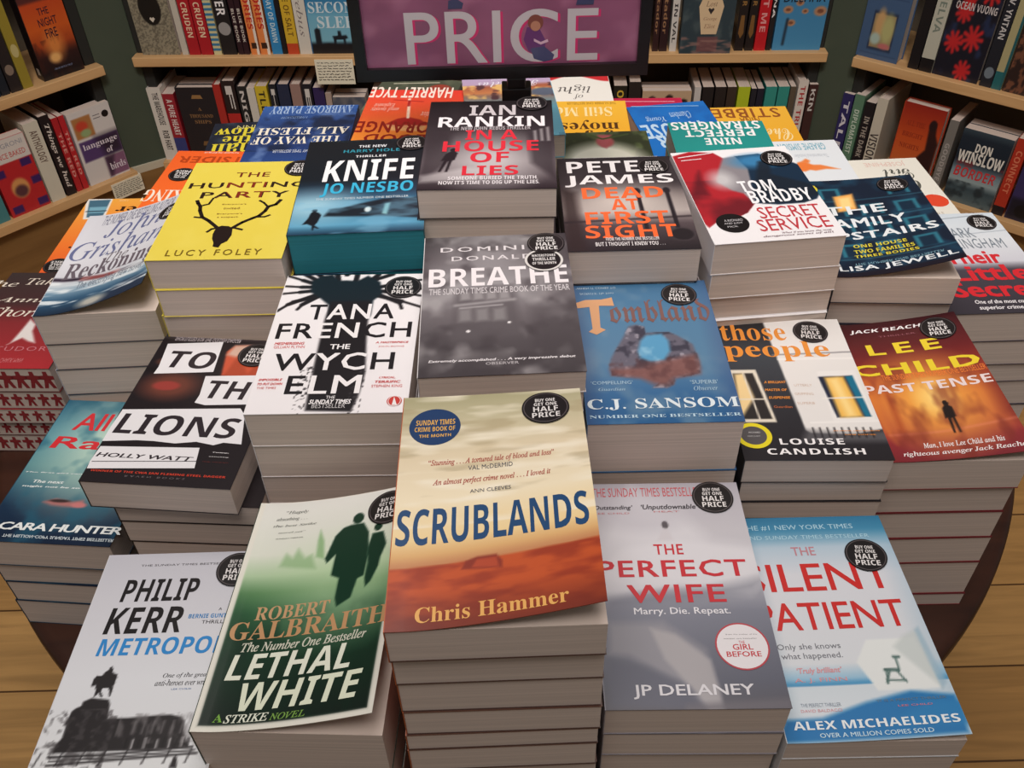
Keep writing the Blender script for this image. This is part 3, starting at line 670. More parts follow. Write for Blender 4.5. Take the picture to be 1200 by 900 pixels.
COVERS['those'] = dict(art=a, items=[
 t_('those', (0.046,0.032,0.552,0.173), OR_, 'S'), t_('people', (0.040,0.180,0.840,0.335), OR_, 'S'),
 t_('A BRILLIANT', (0.275,0.480,0.438,0.497), OR_, 'O'), t_('MASTER OF', (0.266,0.535,0.426,0.552), OR_, 'O'), t_('SUSPENSE', (0.276,0.589,0.434,0.606), OR_, 'O'), t_('Guardian', (0.295,0.653,0.425,0.669), (200, 110, 60), 'R'),
 t_('UTTERLY', (0.488,0.503,0.618,0.520), (214, 190, 176), 'R'), t_('GRIPPING', (0.473,0.564,0.607,0.581), (214, 190, 176), 'R'), t_('SUPERB', (0.470,0.629,0.595,0.645), (214, 190, 176), 'R'),
 t_('THE SUNDAY TIMES BESTSELLER', (0.654,0.823,0.977,0.817), OR_, 'B'), t_('OUR HOUSE', (0.725,0.848,0.940,0.842), OR_, 'O'),
 d_((0.098,0.849), .125, (226, 208, 40)), d_((0.098,0.849), .09, (84, 80, 82)), t_('RICHARD', (0.069,0.825,0.148,0.834), (200, 200, 200), 'R'), t_('AND JUDY', (0.052,0.850,0.141,0.859), (200, 200, 200), 'R'),
 t_('LOUISE', (0.264,0.869,0.703,0.907), WHT, 'B', 0, 1.1), t_('CANDLISH', (0.161,0.931,0.821,0.968), WHT, 'B', 0, 1.1)],
 stickers=[half((0.748,0.109), -.1)], spine=(36, 32, 36))

# --- dark red cover with a lone man in orange light
a = Art((120, 40, 36)).grad([(0, (60, 20, 26)), (.25, (104, 32, 34)), (.45, (156, 56, 40)), (.6, (190, 88, 46)), (.8, (170, 70, 50)), (.88, (140, 46, 50)), (1, (120, 38, 46))])
a.ell((0.496,0.617), .34, .36, (246, 176, 76), 1.5, .95).ell((0.522,0.607), .12, .16, (252, 216, 130), 1.3, .8)
a.poly([(1.118,0.367), (1.205,0.562), (1.089,0.851), (0.949,0.749), (0.943,0.537)], (110, 34, 34), .15, .8).poly([(-0.034,0.252), (0.072,0.453), (0.053,0.787), (0.097,0.880), (0.041,0.635)], (236, 150, 60), .08, .5)
a.line([(0.191,0.495), (0.172,0.798)], .03, (170, 76, 40), .06).line([(0.070,0.830), (0.489,0.826), (1.132,0.784)], .012, (236, 140, 110), .03, .6)
a.cloud(8, 6, (120, 44, 36), .5, .75, .6, 6, a.V > .35)
a.man((0.547,0.843), .21, (34, 24, 22), .12)
YE = (232, 206, 52)
COVERS['past'] = dict(art=a, items=[
 t_('THE NEW', (0.322,0.047,0.603,0.044), (150, 90, 100), 'R'), t_('JACK REACHER', (0.113,0.052,0.818,0.086), WHT, 'B', .15), t_('THRILLER', (0.328,0.114,0.628,0.125), (150, 90, 100), 'R'),
 t_('LEE', (0.190,0.178,0.764,0.262), YE, 'N', 0, 1.5, .03), t_('CHILD', (-0.005,0.332,0.982,0.417), YE, 'N', 0, 1.15, .03),
 t_('THE SUNDAY TIMES NUMBER ONE BESTSELLER', (0.201,0.415,0.993,0.455), (236, 130, 60), 'R'), t_('PAST TENSE', (0.025,0.486,0.985,0.547), (232, 214, 214), 'B'),
 t_('Man, I love Lee Child and his', (0.265,0.889,0.837,0.928), (236, 226, 226), 'J'), t_('righteous avenger Jack Reacher', (0.098,0.939,0.982,0.975), (236, 226, 226), 'J')],
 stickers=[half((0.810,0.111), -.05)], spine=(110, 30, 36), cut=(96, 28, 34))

# --- white cover with a dark sea along the foot
a = Art((212, 212, 220)).grad([(0, (206, 206, 214)), (.5, (216, 216, 224)), (.68, (206, 206, 214)), (.74, (196, 206, 214)), (.8, (120, 150, 172)), (.88, (52, 88, 118)), (1, (26, 44, 66))])
a.line([(-0.053,0.669), (0.229,0.691), (0.478,0.723), (0.693,0.731), (0.885,0.742)], .045, (50, 38, 54), .03).line([(0.274,0.696), (0.478,0.723), (0.611,0.722)], .03, (196, 90, 80), .06, .9)
a.poly([(0.582,0.930), (0.763,0.866), (0.971,0.889), (1.011,1.009), (0.556,1.004)], (30, 46, 70), .05, .8)
a.cloud(3, 34, (226, 232, 236), .5, .66, .9, 5, (a.V > .7) & (a.V < .93)).ell((0.487,0.954), .12, .06, (214, 206, 190), 1, .8)
GB = (104, 110, 150)
COVERS['reck'] = dict(art=a, items=[
 t_('THE NUMBER ONE BESTSELLING AUTHOR', (0.162,0.015,0.891,0.129), (120, 120, 140), 'R'),
 t_('John', (0.252,0.088,0.828,0.284), GB, 'I'), t_('Grisham', (0.018,0.291,0.997,0.492), GB, 'I'),
 t_('The', (0.405,0.473,0.628,0.575), (120, 112, 118), 'I'), t_('Reckoning', (0.067,0.522,0.946,0.729), (104, 94, 104), 'S'),
 t_('The electrifying new novel', (0.250,0.721,0.880,0.811), (120, 130, 146), 'R')],
 stickers=[half((0.926,0.202))], spine=(200, 200, 208), back=(90, 82, 82))

# --- yellow cover with a black stag skull
a = Art((222, 202, 80)).cloud(4, 5, (226, 208, 94), .45, .7, .6, 2)
ST = (34, 22, 20); DR = (110, 40, 26)
hc = lambda u, v: (126, 44, 28) if .36 < u < .66 and not .47 < u < .50 else (44, 26, 22)
COVERS['hunt'] = dict(art=a, items=[
 t_('THE', (0.384,0.124,0.667,0.176), DR, 'N', 0, 1.1, .01), t_('HUNTING', (0.039,0.235,1.005,0.296), hc, 'N', 0, 1.1, .015), t_('PARTY', (0.173,0.338,0.878,0.405), hc, 'N', 0, 1.1, .015),
 t_('Everyone\u2019s', (0.383,0.466,0.573,0.481), DR, 'N'), t_('invited.', (0.410,0.503,0.543,0.525), DR, 'N'), t_('Everyone\u2019s', (0.375,0.564,0.573,0.579), DR, 'N'), t_('a suspect.', (0.387,0.599,0.556,0.613), DR, 'N'),
 p_([(0.425,0.702), (0.454,0.689), (0.512,0.695), (0.547,0.719), (0.561,0.779), (0.547,0.837), (0.511,0.861), (0.502,0.894), (0.479,0.891), (0.455,0.884), (0.450,0.852), (0.425,0.813), (0.414,0.768), (0.417,0.728)], ST),
 l_([(0.424,0.706), (0.334,0.637), (0.270,0.600), (0.228,0.533), (0.213,0.488), (0.185,0.458), (0.167,0.430)], 0.03, ST),
 l_([(0.212,0.486), (0.273,0.467), (0.287,0.406)], 0.018, ST),
 l_([(0.272,0.607), (0.209,0.598)], 0.018, ST),
 l_([(0.545,0.710), (0.602,0.659), (0.670,0.619), (0.711,0.598), (0.745,0.549), (0.757,0.504), (0.811,0.483), (0.836,0.437)], 0.03, ST),
 l_([(0.755,0.507), (0.711,0.464), (0.671,0.440)], 0.018, ST),
 l_([(0.702,0.608), (0.760,0.608), (0.795,0.591)], 0.018, ST),
 l_([(0.550,0.710), (0.624,0.731)], 0.02, ST),
 l_([(0.424,0.711), (0.387,0.721), (0.363,0.747)], 0.02, ST),
 t_('LUCY FOLEY', (0.131,0.913,0.834,0.966), (120, 96, 30), 'N', 0, 1.4, .005)],
 stickers=[half((0.904,0.088))], spine=(226, 208, 78))

# --- black and blue cover with a running man, teal page edges
a = Art((24, 28, 34)).grad([(0, (26, 28, 34)), (.45, (22, 28, 36)), (.6, (36, 62, 86)), (.72, (70, 130, 166)), (.82, (70, 128, 160)), (.92, (90, 156, 190)), (1, (30, 60, 84))])
a.ell((0.139,0.729), .3, .2, (170, 210, 226), 1.4, .8)
a.poly([(0.245,0.833), (0.278,0.764), (0.379,0.752), (0.515,0.717), (0.678,0.678), (0.988,0.675), (0.996,0.884), (0.691,0.851), (0.422,0.842)], (26, 34, 44), .03).ell((0.569,0.780), .025, .04, (210, 226, 230), .5).poly([(0.680,0.826), (0.697,0.729), (0.734,0.723), (0.717,0.836)], (140, 190, 190), .02)
a.poly([(0.142,0.792), (0.169,0.781), (0.204,0.796), (0.224,0.820), (0.205,0.888), (0.188,0.916), (0.227,0.945), (0.214,0.950), (0.189,0.937), (0.186,0.965), (0.175,0.958), (0.167,0.920), (0.131,0.901), (0.094,0.905), (0.127,0.850)], (20, 24, 32), .01).ell((0.167,0.773), .022, .022, (20, 24, 32), .3)
a.cloud(4, 16, (120, 176, 206), .52, .7, .5, 3, a.V > .66)
TE = (50, 140, 160)
COVERS['knife'] = dict(art=a, items=[
 t_('THE NUMBER ONE BESTSELLING AUTHOR', (0.113,0.012,0.808,0.014), (60, 110, 130), 'R'), t_('THE NEW', (0.423,0.067,0.657,0.097), (220, 222, 226), 'B'), t_('HARRY HOLE', (0.301,0.118,0.770,0.153), TE, 'B'), t_('THRILLER', (0.409,0.190,0.666,0.214), (220, 222, 226), 'B'),
 t_('KNIFE', (0.173,0.244,0.905,0.477), (236, 236, 240), 'B', .05), t_('JO NESBO', (0.179,0.498,0.902,0.640), (58, 176, 216), 'B', .05), t_('THE SUNDAY TIMES NUMBER ONE BESTSELLER', (0.156,0.652,0.871,0.673), (210, 220, 226), 'R')],
 stickers=[half((0.869,0.067))], spine=(24, 28, 34), page=(.016, .21, .27))

# --- dark corridor with red title
a = Art((56, 50, 54)).grad([(0, (26, 22, 25)), (.3, (36, 31, 34)), (.5, (62, 56, 60)), (.72, (112, 104, 108)), (.85, (90, 82, 86)), (1, (34, 28, 32))])
a.ell((.52, .7), .3, .35, (206, 200, 202), 1.4, .8).poly([(0, .3), (.2, .42), (.2, .72), (0, .95)], (44, 38, 42), .06, .7).poly([(1, .28), (.8, .42), (.82, .74), (1, .92)], (40, 34, 38), .06, .7)
for q in range(3): a.poly([(.84 + .05 * q, .38 - .02 * q), (.865 + .05 * q, .375 - .02 * q), (.87 + .05 * q, .5), (.845 + .05 * q, .5)], (196, 190, 192), .02, .6)
a.poly([(.0, .86), (.35, .78), (.6, .8), (.4, .9), (0, .93)], (200, 194, 196), .06, .6)
a.man((0.161,0.823), .25, (24, 20, 24), .3)
RD = (214, 40, 56)
COVERS['rankin'] = dict(art=a, items=[
 t_('IAN', (0.323,0.057,0.701,0.184), (196, 190, 194), 'B'), t_('RANKIN', (0.083,0.202,0.933,0.325), (228, 224, 228), 'B'), t_('THE NEW JOHN REBUS THRILLER', (0.181,0.322,0.820,0.376), (170, 164, 168), 'B'),
 t_('IN A', (0.310,0.366,0.715,0.477), RD, 'B'), t_('HOUSE', (0.144,0.491,0.879,0.609), RD, 'B'), t_('OF', (0.362,0.617,0.654,0.729), RD, 'B'), t_('LIES', (0.309,0.764,0.723,0.863), RD, 'B'),
 t_('SOMEONE BURIED THE TRUTH.', (0.211,0.872,0.865,0.908), (226, 220, 224), 'B'), t_('NOW IT\u2019S TIME TO DIG UP THE LIES.', (0.147,0.918,0.875,0.953), (226, 220, 224), 'B')],
 stickers=[half((0.833,0.046))], spine=(40, 34, 38))

# --- dark cover with orange title
a = Art((50, 42, 46)).grad([(0, (44, 38, 42)), (.35, (58, 50, 54)), (.5, (120, 110, 110)), (.62, (160, 150, 148)), (.75, (84, 72, 76)), (1, (40, 34, 38))])
a.ell((.5, .5), .4, .24, (226, 214, 206), 1.4, .7).poly([(0, .35), (.12, .4), (.15, 1), (0, 1)], (44, 32, 32), .08, .8)
for x in (.62, .86): a.line([(x, .4), (x + .01, .8)], .035, (40, 34, 40)).ell((x, .4), .03, .05, (40, 34, 40), .4)
a.line([(.0, .72), (1, .68)], .02, (40, 32, 36), .03).ell((0.889,0.859), .1, .1, (66, 58, 62), .2).ell((0.889,0.859), .085, .085, (40, 34, 38), .2)
OG = (240, 106, 56)
COVERS['dead'] = dict(art=a, items=[
 t_('THE NUMBER ONE BESTSELLING AUTHOR', (0.140,0.003,0.867,-0.003), (200, 194, 196), 'B'), t_('PETER', (0.070,0.045,0.887,0.180), (226, 222, 224), 'B'), t_('JAMES', (0.041,0.212,0.943,0.343), (230, 226, 228), 'B'),
 t_('DEAD', (0.169,0.355,0.830,0.476), OG, 'B'), t_('AT', (0.388,0.485,0.607,0.601), OG, 'B'), t_('FIRST', (0.168,0.618,0.823,0.747), OG, 'B'), t_('SIGHT', (0.152,0.758,0.857,0.883), OG, 'B'),
 t_('FROM THE NUMBER ONE BESTSELLER', (0.299,0.878,0.704,0.908), (220, 214, 216), 'B'), t_('BUT I THOUGHT I KNEW YOU . . .', (0.216,0.921,0.738,0.958), (220, 214, 216), 'B')],
 stickers=[half((0.804,0.125))], spine=(44, 36, 40))

# --- white cover with a red and blue arc
a = Art((234, 231, 234))
red = [(-0.000,0.041), (0.161,-0.001), (0.354,0.028), (0.414,0.101), (0.423,0.331), (0.426,0.519), (0.462,0.625), (0.369,0.714), (0.266,0.759), (0.166,0.742), (0.017,0.839), (-0.011,0.785), (-0.019,0.442)]
a.poly(red, (172, 36, 46), .015).cloud(4, 5, (96, 26, 36), .45, .7, .8, 3, (a.sd(red) > 0) & (a.V > .35))
gry = [(0.414,0.101), (0.519,0.087), (0.595,0.246), (0.540,0.493), (0.462,0.625), (0.426,0.519), (0.340,0.475), (0.260,0.374), (0.321,0.242)]
a.poly(gry, (136, 130, 136), .03).ell((0.307,0.349), .1, .14, (206, 204, 206), 1.2, .8)
blu = [(0.519,0.087), (0.728,0.073), (0.897,0.145), (1.018,0.242), (1.037,0.407), (1.040,0.539), (0.965,0.621), (0.844,0.653), (0.642,0.655), (0.480,0.627), (0.469,0.609), (0.529,0.399), (0.568,0.244)]
a.poly(blu, (24, 44, 66), .015).ell((0.669,0.158), .2, .12, (60, 130, 180), 1.0, .9).poly([(0.685,0.169), (0.814,0.137), (0.727,0.320), (1.005,0.462), (1.007,0.572), (0.849,0.644), (0.528,0.632), (0.492,0.542)], (26, 34, 46), .04, .9)
a.poly([(0.118,0.284), (0.162,0.227), (0.145,0.364), (0.150,0.511), (0.015,0.498)], (90, 24, 34), .05, .8)
MR = (190, 56, 66)
COVERS['secret'] = dict(art=a, items=[
 l_([(0.045,0.065), (0.343,0.031)], .012, (236, 232, 236)), l_([(0.058,0.103), (0.229,0.094)], .01, (236, 232, 236)),
 t_('TOM', (0.411,0.380,0.701,0.503), (236, 236, 240), 'B'), t_('BRADBY', (0.443,0.494,0.945,0.627), (236, 236, 240), 'B'),
 t_('SECRET', (0.443,0.671,0.937,0.787), MR, 'N', 0, 1, .002), t_('SERVICE', (0.388,0.794,0.945,0.910), MR, 'N', 0, 1, .002),
 t_('What if you knew the most', (0.535,0.926,0.915,0.947), (120, 90, 100), 'J'), t_('dangerous secret of all?', (0.381,0.949,0.919,0.970), (120, 90, 100), 'J'),
 d_((0.209,0.810), .125, BLK, .135), t_('A RICHARD', (0.153,0.772,0.298,0.794), (200, 196, 200), 'R'), t_('AND JUDY', (0.142,0.804,0.286,0.825), (200, 196, 200), 'R'), t_('PICK', (0.155,0.837,0.237,0.852), (200, 196, 200), 'R')],
 stickers=[half((0.853,0.150), -.1)], spine=(228, 225, 228))

# --- navy house front at night
a = Art((24, 34, 52)).cloud(6, 8, (30, 62, 86), .45, .7, .8, 5)
tq = (52, 126, 146)
for r_ in range(4):
    for c_ in range(3):
        x, y = .12 + .3 * c_, .1 + .2 * r_
        if r_ == 0 and c_ == 1: continue
        a.poly([(x, y), (x + .19, y), (x + .19, y + .12), (x, y + .12)], tq, .02, .8).poly([(x + .035, y + .02), (x + .155, y + .02), (x + .155, y + .12), (x + .035, y + .12)], (22, 40, 60), .02, .95)
    a.line([(0, .245 + .2 * r_), (1, .245 + .2 * r_)], .014, (70, 140, 160), .02, .5)
a.poly([(0.236,0.192), (0.414,0.170), (0.397,0.349), (0.225,0.365)], (236, 170, 90), .03).poly([(0.279,0.213), (0.381,0.205), (0.370,0.320), (0.261,0.336)], (250, 220, 150), .04, .8)
a.mix(np.clip((a.V - .95) / .02, 0, 1), (28, 24, 36))
YL = (214, 198, 60)
COVERS['family'] = dict(art=a, items=[
 d_((0.026,0.096), .1, (214, 200, 60)),
 t_('THE', (0.110,0.309,0.636,0.399), (226, 230, 234), 'N', 0, 1.1, .02), t_('FAMILY', (0.053,0.444,0.757,0.537), (226, 230, 234), 'N', 0, 1.1, .02), t_('UPSTAIRS', (-0.025,0.584,0.955,0.660), (226, 230, 234), 'N', 0, 1.1, .02),
 t_('ONE HOUSE', (0.229,0.710,0.661,0.741), YL, 'B'), t_('TWO FAMILIES', (0.218,0.761,0.702,0.795), YL, 'B'), t_('THREE BODIES', (0.207,0.810,0.719,0.835), YL, 'B'),
 t_('THE NUMBER ONE BESTSELLER', (0.179,0.903,0.881,0.883), (120, 160, 176), 'R'), t_('LISA JEWELL', (0.045,0.907,0.966,0.963), (226, 230, 234), 'N', 0, 1.1, .02)],
 stickers=[half((0.796,0.109), -.05)], spine=(24, 30, 46))

# --- pale blue and charcoal cover with red title
a = Art((206, 214, 224)).grad([(0, (206, 216, 226)), (.3, (220, 224, 230)), (.52, (206, 206, 216)), (.6, (74, 68, 78)), (1, (58, 54, 62))])
a.line([(.0, .1), (.9, .02)], .01, (130, 140, 152)).line([(.1, .27), (1, .2)], .008, (150, 160, 172))
RL = (212, 44, 54)
COVERS['little'] = dict(art=a, items=[
 t_('MARK', (0.397,0.163,0.688,0.268), (120, 130, 142), 'N'), t_('BILLINGHAM', (0.311,0.282,0.891,0.385), (120, 130, 142), 'N', 0, 1.1),
 t_('Their', (0.253,0.407,0.764,0.539), RL, 'N', 0, 1, .025), t_('Little', (0.211,0.554,0.917,0.704), RL, 'N', 0, 1, .025), t_('Secret', (0.133,0.709,0.909,0.855), RL, 'N', 0, 1, .025),
 t_('One of the most consistently', (0.266,0.881,0.873,0.924), (230, 226, 230), 'O'), t_('superior crime writers', (0.268,0.934,0.835,0.976), (230, 226, 230), 'O')],
 stickers=[half((0.829,0.112), -.05)], spine=(80, 74, 84))

# --- black fading to red, hand lettering
a = Art((60, 48, 48)).grad([(0, (58, 48, 48)), (.35, (70, 44, 46)), (.55, (130, 44, 48)), (1, (168, 46, 52))])
CR = (226, 214, 200)
a.poly([(0.487,0.758), (0.510,0.622), (0.523,0.517), (0.607,0.570), (0.619,0.639), (0.720,0.758), (0.645,0.741), (0.566,0.708), (0.466,0.775)], (222, 214, 212), .03)
COVERS['tudor'] = dict(art=a, items=[
 t_('The', (-0.244,0.093,0.154,0.162), CR, 'I'), t_('Taking', (0.220,0.064,0.745,0.163), CR, 'I'), t_('of Annie', (-0.199,0.278,0.637,0.353), CR, 'I'), t_('Thorne', (0.052,0.390,0.722,0.490), CR, 'I'),
 t_('C. J. TUDOR', (0.060,0.792,0.866,0.849), (190, 110, 118), 'N', 0, 1.2), t_('AUTHOR OF THE CHALK MAN', (0.205,0.946,0.713,0.905), (206, 120, 124), 'R')],
 stickers=[], spine=(70, 44, 46), pattern=True)

# --- the far side of the table: covers that face the other way
a = Art((238, 108, 42)).grad([(0, (240, 112, 46)), (1, (232, 96, 40))])
COVERS['outsider'] = dict(art=a, items=[t_('STEPHEN KING', (-0.137,0.308,1.040,0.460), (240, 226, 210), 'S'), t_('THE', (0.132,0.729,0.606,0.780), (190, 70, 24), 'N'), t_('OUTSIDER', (-0.078,0.829,0.934,0.922), (176, 66, 24), 'N', 0, 1.1, .02), t_('THE NUMBER ONE BESTSELLER', (0.329,0.969,0.709,0.988), (240, 226, 210), 'R')], stickers=[half((0.787,0.658))], spine=(236, 106, 42))
a = Art((240, 150, 56)).grad([(0, (226, 92, 44)), (.35, (238, 120, 48)), (1, (242, 170, 70))])
a.poly([(0.914,0.710), (1.026,1.008), (0.721,1.014), (0.678,0.717)], (232, 228, 224), .01).poly([(0.888,0.734), (0.982,0.982), (0.738,0.989), (0.710,0.742)], (70, 108, 130), .01).poly([(0.901,0.794), (0.928,0.881), (0.726,0.888), (0.721,0.802)], (120, 170, 190), .02).line([(0.934,0.819), (0.714,0.826)], .02, (36, 50, 66))
COVERS['killer'] = dict(art=a, items=[t_('A NOVEL', (0.525,0.958,0.638,0.986), (250, 210, 150), 'R'), t_('The Silver', (-0.162,0.289,0.866,0.399), (60, 30, 16), 'S'), t_('River', (-0.000,0.447,0.815,0.579), (60, 30, 16), 'S'), t_('Collar', (-0.013,0.630,0.794,0.720), (60, 30, 16), 'S'), t_('water', (-0.036,0.797,0.608,0.885), (60, 30, 16), 'S')], stickers=[half((0.861,0.100))], spine=(236, 120, 48))
a = Art((34, 38, 52)).cloud(5, 6, (60, 76, 92), .5, .75, .6, 3)
a.poly([(1, .0), (.82, .0), (.86, .12), (1, .3)], (40, 110, 140), .05)
YW = (222, 206, 60)
COVERS['window'] = dict(art=a, items=[t_('A. J. FINN', (0.152,0.875,0.708,0.964), (206, 196, 130), 'N'), t_('window', (0.046,0.745,0.957,0.904), YW, 'S'), t_('in the', (0.189,0.621,0.836,0.758), YW, 'S'), t_('woman', (-0.020,0.474,0.937,0.632), YW, 'S'), t_('the', (0.056,0.339,0.377,0.446), YW, 'S')], stickers=[], spine=(34, 38, 52))
a = Art((44, 74, 138)).grad([(0, (48, 84, 150)), (.4, (36, 56, 108)), (.7, (40, 62, 112)), (1, (54, 92, 160))]).cloud(5, 7, (28, 38, 64), .45, .65, .9, 4, (a.V > .35) & (a.V < .85)).cloud(5, 7, (110, 136, 186), .6, .8, .6, 8)
CM = (230, 222, 206)
COVERS['flesh'] = dict(art=a, items=[t_('AMBROSE PARRY', (0.039,0.878,0.920,0.998), (150, 172, 206), 'S'), t_('THE WAY OF', (0.081,0.441,0.973,0.544), CM, 'S'), t_('ALL FLESH', (0.022,0.570,0.953,0.671), CM, 'S'), t_('THE SUNDAY TIMES BESTSELLER', (0.207,0.324,0.720,0.362), (200, 206, 220), 'R'), t_('A FABULOUS ROMP', (0.496,0.802,0.773,0.836), (120, 146, 190), 'R')], stickers=[], spine=(40, 66, 120))
a = Art((240, 110, 50)).grad([(0, (246, 160, 60)), (.35, (244, 136, 54)), (.6, (238, 96, 52)), (1, (226, 62, 52))])
wr = (176, 34, 34)
a.poly([(0.733,0.462), (0.618,0.551), (0.520,0.577), (0.391,0.541), (0.291,0.467), (0.383,0.417), (0.594,0.414)], wr, .02).poly([(0.716,0.462), (0.305,0.455), (0.322,0.369), (0.644,0.377)], (244, 190, 130), .03, .8).line([(0.517,0.565), (0.564,0.854)], .03, (246, 214, 190)).line([(0.722,0.838), (0.413,0.814)], .016, wr).line([(0.558,0.826), (0.549,0.746)], .03, wr)
COVERS['orange'] = dict(art=a, items=[t_('HARRIET TYCE', (0.130,0.872,1.001,1.045), (244, 226, 216), 'B'), t_('ORANGE', (0.267,0.346,1.003,0.508), (150, 34, 26), 'N', 0, 1.1, .02), t_('BLOOD', (0.159,0.217,0.883,0.326), (150, 34, 26), 'N', 0, 1.1, .02), t_('Explosive', (0.693,0.718,0.907,0.796), (246, 206, 190), 'I'), t_('and twisty', (0.642,0.653,0.925,0.729), (246, 206, 190), 'I'), t_('Addictive', (0.173,0.569,0.398,0.656), (246, 206, 190), 'I')], stickers=[], spine=(236, 96, 50))
a = Art((74, 80, 66)).cloud(5, 6, (110, 112, 92), .5, .7, .8, 3)
a.ell((0.226,0.806), .15, .15, (150, 60, 48), .2)
COVERS['darkgreen'] = dict(art=a, items=[l_([(0.832,0.859), (0.280,0.935)], .02, (190, 186, 166))], stickers=[], spine=(60, 66, 54))
a = Art((190, 164, 196)).grad([(0, (120, 190, 216)), (.45, (126, 196, 220)), (.66, (150, 120, 110)), (.72, (206, 132, 84)), (.82, (170, 96, 70)), (.87, (190, 164, 196)), (1, (186, 164, 200))])
a.cloud(8, 10, (240, 196, 120), .52, .66, .9, 4, (a.V > .62) & (a.V < .86)).cloud(8, 10, (84, 52, 60), .55, .66, .9, 9, (a.V > .6) & (a.V < .86)).ell((.1, .7), .16, .1, (96, 104, 124), .4)
COVERS['lilac'] = dict(art=a, items=[t_('The Cactus', (0.135,0.806,0.822,0.909), (232, 226, 240), 'C'), t_('a novel', (0.430,0.922,0.669,0.974), (232, 226, 240), 'I'), t_('A summer read', (-0.009,-0.031,0.057,0.037), (90, 130, 160), 'R')], stickers=[], spine=(130, 196, 220))
a = Art((240, 236, 230))
a.mix(np.clip((a.V - .84 + .07 * np.cos(a.U * 6.28)) * 40, 0, 1), (206, 44, 52))
COVERS['light'] = dict(art=a, items=[t_('light', (0.275,0.534,0.737,0.719), (96, 92, 92), 'I'), t_('of', (0.394,0.413,0.532,0.526), (96, 92, 92), 'I')], stickers=[], spine=(236, 232, 226))
a = Art((240, 178, 50)).grad([(0, (236, 166, 44)), (1, (242, 186, 62))])
COVERS['moyes'] = dict(art=a, items=[t_('THE NUMBER ONE BESTSELLER', (0.116,0.936,0.740,0.980), (150, 110, 40), 'R'), t_('Still Me', (0.182,0.712,0.873,0.883), (248, 226, 170), 'S'), t_('moyes', (0.123,0.480,0.838,0.644), (84, 50, 24), 'S'), t_('jojo', (0.204,0.291,0.700,0.459), (84, 50, 24), 'S')], stickers=[], spine=(236, 172, 48))
a = Art((54, 60, 42)).cloud(8, 8, (96, 108, 70), .5, .7, .8, 2)
a.ell((.5, .55), .42, .42, (232, 230, 214), .5).ell((0.448,0.856), .09, .12, (170, 84, 88), .4).poly([(0.511,0.959), (0.370,0.953), (0.446,0.757), (0.494,0.784)], (176, 90, 96), .04)
a.line([(0.599,0.963), (0.468,0.894), (0.200,0.958)], .03, (70, 84, 48))
COVERS['green'] = dict(art=a, items=[], stickers=[], spine=(50, 56, 40))
a = Art((30, 112, 196)).cloud(5, 6, (26, 98, 180), .45, .7, .7, 2)
LB = (190, 216, 240)
COVERS['blue'] = dict(art=a, items=[t_('Chambers', (0.265,0.708,0.524,0.837), LB, 'I'), t_('Young', (0.600,0.687,0.847,0.797), LB, 'I'), t_('HOUSE', (0.215,0.409,0.969,0.656), LB, 'N', 0, 1.1, .02), t_('OVER', (0.247,0.238,0.873,0.447), LB, 'N', 0, 1.1, .02), l_([(0.101,0.914), (0.930,1.003)], .02, (140, 184, 226))], stickers=[], spine=(28, 106, 186))
a = Art((196, 36, 76))
COVERS['magenta'] = dict(art=a, items=[l_([(0.110,0.915), (0.887,0.927)], .02, (236, 170, 190))], stickers=[], spine=(190, 34, 72))
a = Art((40, 146, 140)).grad([(0, (206, 196, 186)), (.12, (150, 120, 100)), (.2, (214, 200, 190)), (.26, (60, 150, 146)), (.35, (40, 146, 140)), (1, (36, 138, 134))])
COVERS['teal'] = dict(art=a, items=[t_('NINE', (0.305,0.658,0.672,0.755), WHT, 'B'), t_('PERFECT', (0.129,0.777,0.856,0.875), WHT, 'B'), t_('STRANGERS', (0.041,0.883,0.972,1.003), WHT, 'B')], stickers=[], spine=(40, 140, 134), page=(.62, .6, .56))
a = Art((242, 178, 54)).grad([(0, (240, 170, 44)), (1, (244, 186, 66))])
COVERS['stibbe'] = dict(art=a, items=[t_('STIBBE', (0.114,0.790,1.005,0.972), (150, 84, 40), 'N', 0, 1.1, .01), t_('NINA', (0.417,0.685,0.672,0.792), (150, 84, 40), 'N', 0, 1.1, .01), t_('Cheerful', (0.095,0.359,0.886,0.667), (250, 226, 170), 'C'), t_('Reasons to be', (0.099,0.120,0.877,0.322), (250, 226, 170), 'C')], stickers=[], spine=(240, 174, 50))
a = Art((226, 230, 236))
go = (236, 120, 52)
a.poly([(0.608,0.635), (0.537,0.671), (0.462,0.667), (0.404,0.626), (0.431,0.564), (0.519,0.530), (0.597,0.546), (0.618,0.585)], go, .03, .95)
a.poly([(0.423,0.627), (0.312,0.622), (0.128,0.551), (0.284,0.558), (0.404,0.538), (0.454,0.552)], go, .03, .9).poly([(0.518,0.670), (0.441,0.719), (0.405,0.691), (0.431,0.653)], go, .03, .9).poly([(0.606,0.546), (0.672,0.474), (0.566,0.507), (0.542,0.543)], go, .03, .9)
COVERS['fish'] = dict(art=a, items=[t_('GRAEME SIMSION', (0.145,0.852,0.674,0.957), (120, 176, 196), 'N', 0, 1.1, .01), t_('The international bestseller', (0.169,0.733,0.546,0.789), (190, 196, 204), 'R')], stickers=[], spine=(222, 226, 232))
a = Art((232, 228, 218))
COVERS['dot'] = dict(art=a, items=[t_('JOSEPHINE', (0.169,0.886,0.640,0.967), (226, 190, 180), 'R'), t_('Girl', (0.167,0.690,0.511,0.839), (90, 90, 84), 'C'), t_('a', (0.170,0.527,0.301,0.659), (90, 90, 84), 'C'), d_((0.144,0.368), .13, (226, 76, 48)), t_('a novel', (0.166,0.172,0.340,0.216), (190, 180, 170), 'R')], stickers=[], spine=(228, 224, 214))

